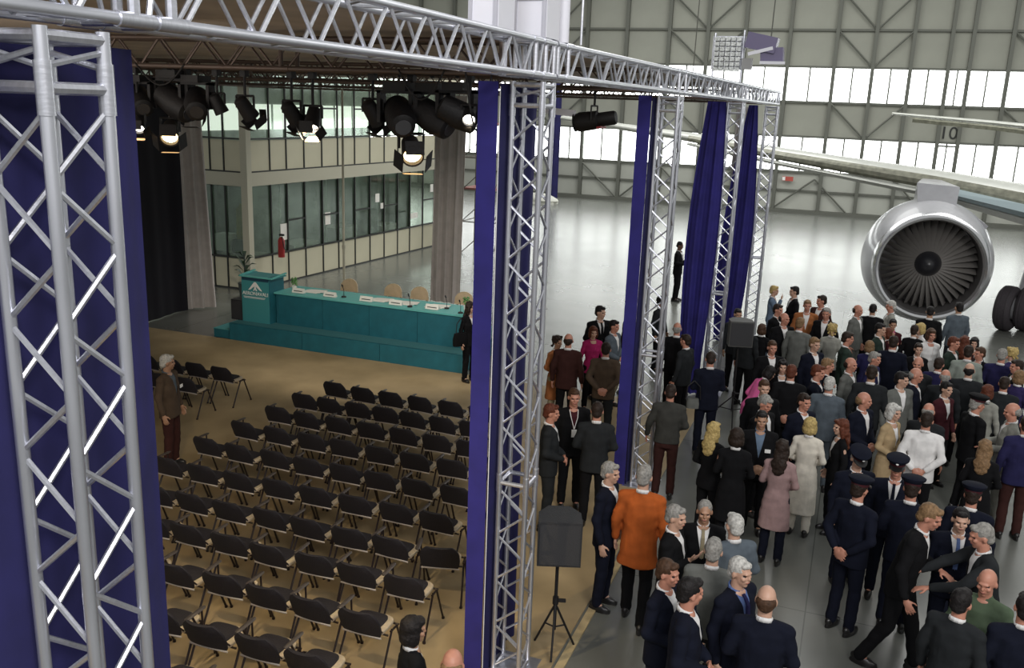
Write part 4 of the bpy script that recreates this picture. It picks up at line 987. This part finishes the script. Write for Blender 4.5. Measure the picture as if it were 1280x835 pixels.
# peaked cap
def capmesh():
    b = MB(); b.loft([(.045, .086, .100, 0, .012), (.075, .089, .104, 0, .012)], 24); c1 = b.mesh('cap_band', True, [PAPER])
    b = MB(); b.loft([(.073, .090, .105, 0, .012), (.105, .122, .135, 0, .012), (.125, .126, .138, 0, .012), (.140, .10, .11, 0, .018)], 24); c2 = b.mesh('cap', True, [PAPER])
    b = MB(); vs = []; fs = []
    for i in range(11):
        q = PI + PI * (.12 + .76 * i / 10); c, s = math.cos(q), math.sin(q); vs += [Vector((.086 * c, .012 + .1 * s, .05)), Vector((.088 * c * 1.02, .0 + .155 * s, .028)), Vector((.088 * c * 1.02, .0 + .155 * s, .022)), Vector((.086 * c, .012 + .1 * s, .044))]
    for i in range(10):
        for k in range(4): fs.append((i * 4 + k, i * 4 + (k + 1) % 4, i * 4 + 4 + (k + 1) % 4, i * 4 + 4 + k))
    b.add(vs, fs + [(0, 1, 2, 3), (43, 42, 41, 40)]); c3 = b.mesh('visor', True, [SHOE])
    b = MB(); b.ell((0, -.118, .098), (.016, .008, .014), 8); c4 = b.mesh('cap_badge', True, [PAPER])
    return c1, c2, c3, c4
CAPM = capmesh()
bdg = MB(); bdg.box((0, 0, 0), (.075, .006, .05)); BADGE = bdg.mesh('badge', False, [PAPER])
lan = MB(); lan.path([(-.06, -.05, 1.47), (-.045, -.128, 1.38), (0, -.15, 1.22)], .005, 6); lan.path([(.06, -.05, 1.47), (.045, -.128, 1.38), (0, -.15, 1.22)], .005, 6); lan.box((0, -.152, 1.16), (.07, .006, .11)); LANY = lan.mesh('lanyard', False, [PAPER])

PROTO = {}
SPEC = {
 'st': dict(), 'stL': dict(turn=.6), 'stR': dict(turn=-.6), 'down': dict(nod=.45), 'fr': dict(left='front', right='front'), 'frL': dict(left='front', right='front', turn=.55), 'bk': dict(left='back', right='back'),
 'ge': dict(right='raise', left='hang', turn=-.1), 'stride': dict(stride=.2, left='down', right='down'), 'ho': dict(left='hold', right='hold', nod=.3), 'chin': dict(right='chin', left='front'),
 'reach': dict(left='reach', right='reach', lean=.16), 'leanf': dict(lean=.22, stride=.22, left='hold', right='down'), 'sweat': dict(top='sweater', left='down', right='front', nod=.25), 'coatst': dict(top='mid', stride=.14), 'back_sw': dict(top='sweater', left='front', right='front', lean=.3),
 'fbend': dict(female=True, lean=.5, left='front', right='front'), 'f': dict(female=True), 'fL': dict(female=True, turn=.5, left='hold'), 'ffr': dict(female=True, left='front', right='front'), 'fsk': dict(female=True, legs='skirt', left='front', right='hang'), 'flong': dict(female=True, top='long', legs='trousers', left='front', right='front'), 'fcoat': dict(female=True, top='coat', left='hold', right='front'), 'fchin': dict(female=True, right='chin', left='front', top='short'),
}
def proto(k):
    if k not in PROTO: PROTO[k] = figure(**SPEC[k])
    return PROTO[k]
def setm(o, i, m_): o.material_slots[i].link = 'OBJECT'; o.material_slots[i].material = m_
taken = []
def person(u, v, face, pr, hair, hc, top, legs='black', skin=0, h=None, shirt='white', tie=None, cap=None, badge=None, label='', pos=None, extra=None, nudge=0):
    P = proto(pr); fem = SPEC[pr].get('female', False); h = h or (1.67 if fem else 1.77)
    lf = 1 - (.05 if pr == 'reach' else .08 if pr == 'leanf' else .1 if pr == 'back_sw' else 0)
    if pos is None:
        p = onplane(u, v + 1, 2, h * lf); x, y = p.x, p.y
    else: x, y = pos
    for it in range(44):                             # keep neighbours apart, moving along the sight line
        bad = [t for t in taken if (t[0] - x) ** 2 + (t[1] - y) ** 2 < .45 ** 2]
        if not bad: break
        t = bad[0]; d = Vector((x, y)).normalized(); s = 1 if (Vector((x, y)).length > Vector(t).length) else -1
        if it < 22: x += d.x * .06 * s; y += d.y * .06 * s
        else:
            e_ = Vector((x - t[0], y - t[1])); e_ = e_.normalized() if e_.length > .01 else Vector((1, 0)); x += e_.x * .04; y += e_.y * .04
    taken.append((x, y))
    if pos is None:                                  # keep the head where it was seen after a nudge
        dd = Vector((x, y, 0)).length; rr_ = ray(u, v + 1); hh = (CZ + rr_.z / Vector((rr_.x, rr_.y)).length * dd) / lf; h = min(max(hh, h - .13), h + .13)
    sc_ = h / 1.753
    toc = Vector((-x, -y)); a = math.atan2(toc.y, toc.x) + math.radians(face); rz = a + PI / 2
    ho = P['_head'].translation; ox, oy = ho.x * h / 1.753, (ho.y + .012) * h / 1.753
    if pos is None: x -= ox * math.cos(rz) - oy * math.sin(rz); y -= ox * math.sin(rz) + oy * math.cos(rz)
    z0 = .012 if (x < -2.35 and y < 16.8) else 0
    r = empty('person', (x, y, z0), rz, label, 'person'); r.scale = (sc_, sc_, sc_)
    if fem: r.scale = (sc_ * .98, sc_ * .98, sc_)
    b = link('body', P['body'], r); setm(b, 0, SKIN[skin])
    j = link('jacket' if pr not in ('sweat', 'back_sw') else 'sweater', P['jacket'], r); setm(j, 0, CLO[top])
    if 'shirt' in P: s_ = link('shirt', P['shirt'], r); setm(s_, 0, CLO[shirt])
    if tie: t_ = link('tie', P['tie'], r); setm(t_, 0, CLO[tie])
    key = 'trousers' if 'trousers' in P else 'skirt'
    t_ = link(key, P[key], r); setm(t_, 0, CLO[legs])
    for s in (1, -1): link('shoe', P['shoe'], r, P['_ank'][s] - Vector((0, 0, .09)))
    if hair: hh_ = link('hair', HAIR[hair], r, mw=P['_head']); setm(hh_, 0, HC[hc])
    if cap:
        for m_, nm, mm in zip(CAPM, ('cap_band', 'cap', 'visor', 'cap_badge'), (CLO['burg'], CLO[cap], SHOE, WHITE)):
            o = link(nm, m_, r, mw=P['_head']); setm(o, 0, mm)
    if badge == 'lan': o = link('lanyard', LANY, r); setm(o, 0, WHITE)
    elif badge: o = link('badge', BADGE, r, (badge * .11, -.147, 1.25)); setm(o, 0, WHITE)
    return r
def bag(r, loc_, label=None, col='black', d=(.34, .14, .26)):
    b = MB(); b.loft([(-d[2] / 2, d[0] / 2, d[1] / 2, 0, 0), (0, d[0] / 2 * 1.03, d[1] / 2 * 1.1, 0, 0), (d[2] / 2, d[0] / 2 * .9, d[1] / 2 * .7, 0, 0)], 16, 3.5)
    rr_ = empty('shoulder_bag', r.matrix_basis @ Vector(loc_), r.rotation_euler.z, label, 'bag'); o = b.build('bag_body', CLO[col], rr_, True)
    b = MB(); b.path([(-.12, 0, d[2] / 2 - .02), (-.10, -.0, d[2] / 2 + .2), (0, 0, d[2] / 2 + .30), (.10, 0, d[2] / 2 + .2), (.12, 0, d[2] / 2 - .02)], .009, 6); b.build('strap', BLACK, rr_)

A = person
# inside the hall
A(208, 443, 60, 'stL', 'short', 'white', 'brown', 'dkbrown', 2, shirt='bluegrey', badge=1, label='white-haired man in brown suit with white badge standing by left chairs')
p1 = A(588, 377, 40, 'fL', 'long', 'dark', 'black', 'black', 0, label='long-haired woman in black with shoulder bag at the table end')
bag(p1, (-.27, -.02, .98), 'dark shoulder bag at the hip of the woman by the table')
A(604, 370, -60, 'f', 'short', 'dark', 'char', 'black', 0, label='short-haired person in dark clothes facing the woman by the table')
A(516, 772, 105, 'f', 'bob', 'black', 'black', 'black', 2, label='dark-haired woman in black jacket with white collar at the bottom, among chairs')
A(566, 812, 170, 'st', 'bald', 'sandy', 'brown', 'black', 1, label='bald man cut off by the bottom edge beside the middle tower')
# between middle tower and third tower
A(697, 420, 40, 'fcoat', 'curly', 'dark', 'rust', 'khaki', 2, h=1.62, label='woman with curly dark hair in rust orange top beside middle tower')
A(711, 417, 170, 'st', 'bald', 'dark', 'dkbrown', 'black', 1, h=1.72, label='balding man in very dark suit seen from behind near curly-haired woman')
A(751, 382, 25, 'frL', 'short', 'black', 'black', 'black', 0, h=1.86, tie='black', label='tall smiling man in black suit and dark tie above the magenta top')
A(742, 408, 15, 'f', 'bob', 'red', 'magenta', 'black', 0, h=1.62, shirt='magenta', label='auburn-haired woman in magenta top before the tall smiling man')
A(768, 400, 60, 'fr', 'short', 'black', 'bluegrey', 'black', 1, h=1.72, label='dark-haired man in blue-grey jacket right of the magenta top')
A(790, 384, -55, 'st', 'short', 'brown', 'dkbrown', 'black', 1, h=1.78, label='man in dark jacket turned left, at the top beside blue drape')
A(758, 428, 175, 'bk', 'short', 'dark', 'brown', 'char', 1, label='man in rumpled brown jacket seen from behind before grey jacket man')
A(787, 438, -30, 'f', 'long', 'dark', 'khaki', 'char', 0, h=1.62, label='woman in patterned cream top squeezed against the third tower drape')
A(718, 486, 10, 'st', 'short', 'brown', 'black', 'black', 1, badge='lan', shirt='burg', label='man with white lanyard and dark shirt facing the balcony')
A(689, 505, 85, 'fr', 'short', 'red', 'char', 'char', 1, label='reddish-haired man in charcoal suit in profile beside the middle tower')
A(747, 503, 178, 'fr', 'short', 'dark', 'char', 'black', 1, label='broad man in charcoal suit from behind facing the lanyard man')
A(763, 577, 70, 'st', 'short', 'grey', 'navy', 'navy', 0, label='grey-haired man in navy suit left of the orange jacket')
A(806, 581, 170, 'coatst', 'short', 'grey', 'orange', 'black', 0, h=1.80, label='grey-haired man in bright orange jacket striding away')
A(845, 631, 75, 'ge', 'short', 'grey', 'black', 'black', 0, label='grey-haired man in black suit gesturing beside the orange jacket')
g_ = A(882, 625, 5, 'fr', 'crop', 'grey', 'black', 'black', 2, tie='khaki', label='bespectacled man with patterned tie facing the balcony')
A(920, 642, -150, 'fr', 'short', 'white', 'bluegrey', 'bluegrey', 0, label='pale-haired man in blue-grey suit facing the bespectacled man')
A(893, 673, 175, 'fr', 'short', 'grey', 'grey', 'char', 0, label='grey-haired man in mid grey jacket seen from behind in the lower group')
A(835, 699, 65, 'fr', 'short', 'brown', 'navy', 'navy', 1, label='brown-haired man in navy leather jacket, left edge of the lower group')
A(863, 721, 85, 'frL', 'short', 'black', 'navy', 'navy', 1, label='black-haired man with sideburns in navy suit at the bottom')
A(926, 697, 55, 'st', 'short', 'white', 'navy', 'navy', 0, shirt='blue', tie='royal', label='silver-haired man with blue shirt and striped tie at the bottom')
A(960, 732, 178, 'fr', 'bald', 'brown', 'navy', 'black', 0, label='man with bald crown in dark suit from behind, bottom of the lower group')
# between third and fourth towers
A(839, 480, 178, 'sweat', 'short', 'dark', 'dusk', 'dkbrown', 1, h=1.74, label='person in grey sweater and dark trousers right behind the third tower')
A(847, 403, 175, 'st', 'bald', 'grey', 'black', 'black', 1, h=1.76, label='grey balding man in black suit from behind between the towers')
A(864, 353, 70, 'ho', 'curly', 'black', 'dkbrown', 'khaki', 1, h=1.66, label='dark-haired person in brown jacket and khaki trousers beside wide blue drape')
A(850, 301, 75, 'ho', 'crop', 'black', 'black', 'black', 3, h=1.80, label='lone man in black standing on the open floor with hands forward')
A(827, 370, 60, 'st', 'curly', 'black', 'char', 'black', 2, h=1.66, label='dark curly-haired person glimpsed through the third tower')
A(858, 418, -120, 'st', 'short', 'dark', 'char', 'black', 1, h=1.70, label='dim person in charcoal behind the grey balding man')
p2 = A(889, 439, -170, 'ho', 'short', 'dark', 'navy', 'navy', 1, h=1.78, label='man in navy jacket with camera bag below the wide blue drape')
bag(p2, (.24, .12, .92), 'grey camera bag carried by the navy jacket man', 'grey', (.2, .12, .16))
A(923, 385, 20, 'st', 'short', 'black', 'char', 'black', 2, h=1.72, label='dark-haired person standing behind the grey loudspeaker')
A(936, 400, 150, 'st', 'short', 'white', 'char', 'black', 1, h=1.70, label='white-haired person just right of the grey loudspeaker')
# group beyond the loudspeaker
A(968, 356, 85, 'fchin', 'short', 'blond', 'denim', 'denim', 0, h=1.74, label='blond person in denim vest with hand at mouth in the far group')
A(994, 357, -75, 'fr', 'short', 'black', 'black', 'black', 0, h=1.80, label='dark-haired man in black suit turned left in the far group')
A(973, 379, 60, 'st', 'short', 'dark', 'black', 'black', 1, h=1.78, label='man in black below the denim vest, turned right')
A(981, 390, 30, 'stL', 'bald', 'dark', 'black', 'black', 1, h=1.78, label='balding man in black suit with long white shirt front, far group')
A(1010, 374, 5, 'st', 'short', 'sandy', 'rust', 'dkbrown', 1, h=1.78, label='sandy-haired man in rust jacket facing the balcony')
A(1028, 368, -35, 'stR', 'short', 'dark', 'dkbrown', 'dkbrown', 1, h=1.82, label='tall man in dark brown suit at the far right of the group')
A(1034, 384, -15, 'st', 'short', 'grey', 'black', 'black', 1, h=1.76, shirt='white', label='grey-haired man in black suit with open white shirt below brown suit')
A(1041, 404, 175, 'f', 'curly', 'blond', 'ltgrey', 'black', 0, h=1.66, label='woman with curly blond hair seen from behind near open floor')
A(1001, 396, 160, 'st', 'short', 'sandy', 'grey', 'char', 1, h=1.76, label='person in grey-brown jacket bending among the far group')
A(953, 404, 160, 'f', 'bob', 'brown', 'black', 'black', 0, h=1.66, label='brown-haired woman in black right of the grey loudspeaker')
A(966, 425, 20, 'st', 'short', 'brown', 'black', 'black', 1, h=1.76, shirt='white', label='red-cheeked man with open white collar above the pink jacket')
A(1019, 421, 45, 'st', 'short', 'sandy', 'navy', 'navy', 0, h=1.78, label='sandy grey man in navy looking right, middle of crowd')
A(1060, 414, 95, 'st', 'short', 'dark', 'dkgreen', 'black', 1, h=1.78, label='dark-haired man in dark green coat turned right')
A(1073, 380, 65, 'st', 'bald', 'dark', 'grey', 'grey', 1, h=1.76, label='bald man in grey suit at the rear before the engine')
A(1092, 379, 178, 'st', 'crop', 'black', 'black', 'black', 2, h=1.80, label='man in black suit from behind left of the engine')
A(1115, 375, -80, 'ho', 'short', 'white', 'ltgrey', 'khaki', 1, h=1.78, label='red-faced man in pale beige jacket below the engine rim')
A(1117, 398, 10, 'f', 'short', 'black', 'burg', 'black', 2, h=1.66, shirt='pink', label='dark-haired woman in burgundy with pink collar before the engine')
A(1101, 403, 70, 'st', 'short', 'black', 'dkgreen', 'black', 0, h=1.74, label='young dark-haired man in grey-green jacket in the rear crowd')
A(1110, 409, -70, 'f', 'bob', 'red', 'burg', 'black', 1, h=1.64, label='pink-faced woman facing the young man in grey-green')
A(1088, 425, 178, 'f', 'bob', 'sandy', 'royal', 'black', 0, h=1.66, label='ash-blond woman in dark blue seen from behind mid crowd')
A(1094, 439, 70, 'st', 'short', 'grey', 'royal', 'navy', 1, h=1.74, label='grey-haired red-faced man right below the ash-blond woman')
A(1118, 419, 178, 'fr', 'short', 'dark', 'navy', 'navy', 1, h=1.80, label='broad-backed man in navy with white collar from behind')
A(1133, 404, 170, 'f', 'short', 'dark', 'black', 'black', 0, h=1.68, label='slim woman in black dress from behind left of white blouse')
A(1143, 402, -60, 'f', 'bob', 'blond', 'white', 'black', 0, h=1.66, label='blond woman in white blouse below the engine')
A(1149, 428, 10, 'f', 'short', 'dark', 'black', 'black', 0, h=1.64, label='dark-haired woman facing forward above the bald man, mid crowd')
A(1149, 445, -10, 'st', 'bald', 'grey', 'char', 'black', 1, h=1.76, tie='red', label='bald man with red tie facing the balcony mid crowd')
A(1164, 382, 178, 'st', 'crop', 'black', 'black', 'black', 2, h=1.80, label='man in black coat from behind against the dark fan')
A(1200, 377, -150, 'st', 'short', 'black', 'bluegrey', 'char', 2, h=1.78, label='man in blue-grey jacket from behind, right side of the engine')
A(1165, 410, 25, 'f', 'bob', 'brown', 'white', 'black', 1, h=1.66, label='brown-haired woman in white top under the engine')
A(1193, 420, 70, 'st', 'short', 'red', 'dkgreen', 'black', 1, h=1.76, label='auburn-haired man in dark green jacket facing right')
A(1207, 419, 165, 'f', 'long', 'red', 'dkbrown', 'black', 1, h=1.66, label='woman with long auburn hair behind the pale green jacket')
A(1219, 421, 0, 'f', 'bob', 'black', 'black', 'black', 0, h=1.64, label='pale-faced black-haired woman at the right rear of the crowd')
A(1212, 431, 178, 'st', 'short', 'dark', 'pale', 'grey', 1, h=1.78, label='man in pale green-grey jacket seen from behind')
A(1226, 433, -20, 'stR', 'short', 'brown', 'black', 'black', 1, h=1.76, shirt='white', label='pink-faced man with white collar right of the pale jacket')
A(1244, 434, 170, 'ho', 'short', 'grey', 'royal', 'navy', 1, h=1.76, label='grey-haired man in blue suit holding a paper, seen from behind')
A(1266, 434, -120, 'f', 'curly', 'blond', 'purple', 'black', 0, h=1.66, label='curly blond woman in purple near the right edge')
A(1273, 449, -70, 'st', 'short', 'dark', 'black', 'black', 1, h=1.74, label='dark-haired man in profile at the right edge below blond curls')
A(1276, 462, 150, 'f', 'bob', 'sandy', 'purple', 'black', 0, h=1.68, label='sandy-haired person in purple top at the right edge')
A(1213, 453, 178, 'st', 'bald', 'black', 'char', 'black', 0, h=1.78, label='man with round bald patch and black hair from behind')
A(1175, 446, 165, 'st', 'short', 'dark', 'royal', 'navy', 1, h=1.74, label='dark brown haired man in dark blue from behind mid right')
A(1183, 461, 178, 'st', 'bald', 'grey', 'char', 'char', 1, h=1.74, label='grey fringe-haired man in charcoal behind the burgundy coat')
A(1184, 476, 50, 'f', 'short', 'black', 'burg', 'black', 0, h=1.70, label='short-haired woman in burgundy coat and white collar, right crowd')
A(1128, 464, 40, 'stL', 'short', 'black', 'grey', 'grey', 0, h=1.78, label='dark-haired man in grey suit turned right, centre right')
A(1146, 459, 80, 'st', 'bald', 'grey', 'navy', 'navy', 1, h=1.76, label='greying man in navy suit right behind the grey suit man')
A(1162, 503, 170, 'st', 'bald', 'grey', 'char', 'char', 1, h=1.76, label='grey-haired man in charcoal right behind the white jacket')
A(1160, 514, 178, 'bk', 'short', 'dark', 'white', 'black', 1, h=1.76, label='man in white jacket with hands clasped behind his back')
A(1223, 494, 125, 'st', 'short', 'grey', 'black', 'black', 1, h=1.80, cap='black', label='grey-haired officer in black peaked cap and black jacket, right crowd')
A(1236, 480, 160, 'f', 'bob', 'red', 'ltgrey', 'black', 0, h=1.66, label='auburn-haired woman with white scarf behind the black-capped officer')
A(1257, 470, 178, 'st', 'short', 'dark', 'char', 'black', 1, h=1.76, label='dark-haired man in striped charcoal jacket from behind, right')
A(1268, 503, -80, 'ho', 'bald', 'grey', 'ltgrey', 'ltgrey', 1, h=1.80, label='bald man with glasses in light grey suit at the right')
A(1285, 520, -160, 'st', 'short', 'dark', 'royal', 'dkbrown', 1, h=1.76, label='person in dark blue jacket and brown trousers cut by the right edge')
A(1233, 549, 178, 'fcoat', 'long', 'sandy', 'black', 'black', 0, h=1.66, label='woman with long wavy light brown hair from behind')
A(1218, 606, 175, 'st', 'short', 'dark', 'navy', 'navy', 1, h=1.76, cap='navy', label='officer in navy cap seen from above behind the man with blue tie')
A(1203, 635, 10, 'fr', 'short', 'black', 'navy', 'navy', 0, h=1.76, tie='blue', badge=-1, label='black-haired man with blue tie and white badge facing up')
A(1229, 664, -70, 'reach', 'short', 'grey', 'char', 'char', 1, h=1.74, label='grey-haired man reaching out both arms to greet')
A(1161, 645, 80, 'leanf', 'short', 'sandy', 'black', 'black', 1, h=1.86, label='reddish-haired man in black suit leaning into the greeting')
A(1237, 711, -15, 'sweat', 'bald', 'dark', 'olive', 'black', 1, h=1.76, label='bald man in olive green sweater at the lower right')
A(1204, 736, 160, 'st', 'short', 'black', 'char', 'char', 1, h=1.76, label='black-haired man in charcoal suit before the green sweater')
A(1279, 741, -165, 'st', 'short', 'black', 'navy', 'navy', 1, h=1.76, label='dark-haired man in navy at the bottom right corner')
# officers
A(1074, 561, 25, 'down', 'short', 'grey', 'navy', 'navy', 0, h=1.74, cap='navy', tie='black', label='officer in navy cap looking down, leftmost rear of the four officers')
A(1076, 597, 150, 'bk', 'short', 'dark', 'navy', 'navy', 1, h=1.82, cap='navy', label='officer in navy cap with hands behind his back, nearest the open floor')
A(1123, 571, 0, 'st', 'short', 'dark', 'navy', 'navy', 1, h=1.76, cap='navy', tie='navy', label='officer in navy peaked cap facing the balcony')
A(1142, 597, 178, 'fr', 'short', 'dark', 'navy', 'navy', 1, h=1.80, cap='navy', label='officer in navy cap from behind, right of the facing officer')
# middle crowd
A(1014, 521, 170, 'flong', 'bob', 'blond', 'cream', 'cream', 0, h=1.68, label='blond woman in long cream outfit seen from behind')
A(979, 549, 170, 'fcoat', 'long', 'dark', 'mauve', 'navy', 0, h=1.66, label='woman with long dark hair in mauve hooded jacket')
A(893, 527, 150, 'ffr', 'long', 'blond', 'black', 'black', 0, h=1.66, label='woman with long blond hair in black, left of the mid crowd')
A(922, 534, 178, 'fcoat', 'bob', 'dark', 'black', 'black', 1, h=1.64, label='dark-haired woman in black coat right of the long blond hair')
A(953, 513, 5, 'fr', 'short', 'black', 'black', 'black', 2, h=1.74, shirt='denim', badge=1, label='man with blue-grey shirt front and white badge, mid crowd')
A(957, 493, 55, 'down', 'short', 'grey', 'black', 'black', 1, h=1.78, label='grey-haired man in black looking down above the badge man')
A(956, 474, 15, 'st', 'short', 'brown', 'black', 'black', 0, h=1.78, label='brown-haired smiling man right below the pink jacket')
A(944, 458, 120, 'fbend', 'bob', 'black', 'pink', 'black', 0, h=1.66, pos=tuple(onplane(938, 494, 2, 1.10))[:2], label='woman bending forward in bright pink textured jacket')
A(979, 449, 10, 'f', 'long', 'black', 'black', 'black', 0, h=1.66, label='pale woman with long black hair facing forward')
A(990, 455, 178, 'bk', 'short', 'red', 'black', 'black', 1, h=1.82, label='large man in black suit from behind beside the pink jacket')
A(1006, 491, 45, 'st', 'short', 'dark', 'navy', 'navy', 1, h=1.76, shirt='white', label='red-faced man in navy suit turned right, beside blond woman')
A(1038, 470, 172, 'st', 'short', 'white', 'bluegrey', 'bluegrey', 1, h=1.80, label='white-haired man in blue-grey suit from behind, centre of crowd')
A(1023, 455, 80, 'chin', 'short', 'red', 'navy', 'navy', 1, h=1.78, label='reddish man raising a hand to his mouth, centre crowd')
A(1035, 447, 95, 'st', 'short', 'sandy', 'navy', 'navy', 1, h=1.76, label='sandy-haired man in profile behind the reddish man')
A(1064, 446, 70, 'st', 'bald', 'dark', 'grey', 'grey', 1, h=1.80, shirt='white', label='balding man in grey suit with white shirt, looking right')
A(1091, 456, 178, 'st', 'short', 'dark', 'char', 'black', 2, h=1.84, label='broad dark-haired man in charcoal suit from behind, centre')
A(1081, 489, 55, 'frL', 'bald', 'sandy', 'navy', 'navy', 1, h=1.78, shirt='white', label='balding man in navy suit turned right, above the officers')
A(1053, 523, -70, 'f', 'long', 'red', 'black', 'black', 0, h=1.66, label='woman with long auburn hair in black looking left')
A(1118, 504, 60, 'flong', 'bob', 'white', 'tan', 'tan', 0, h=1.68, label='grey-blond woman in tan trench coat')
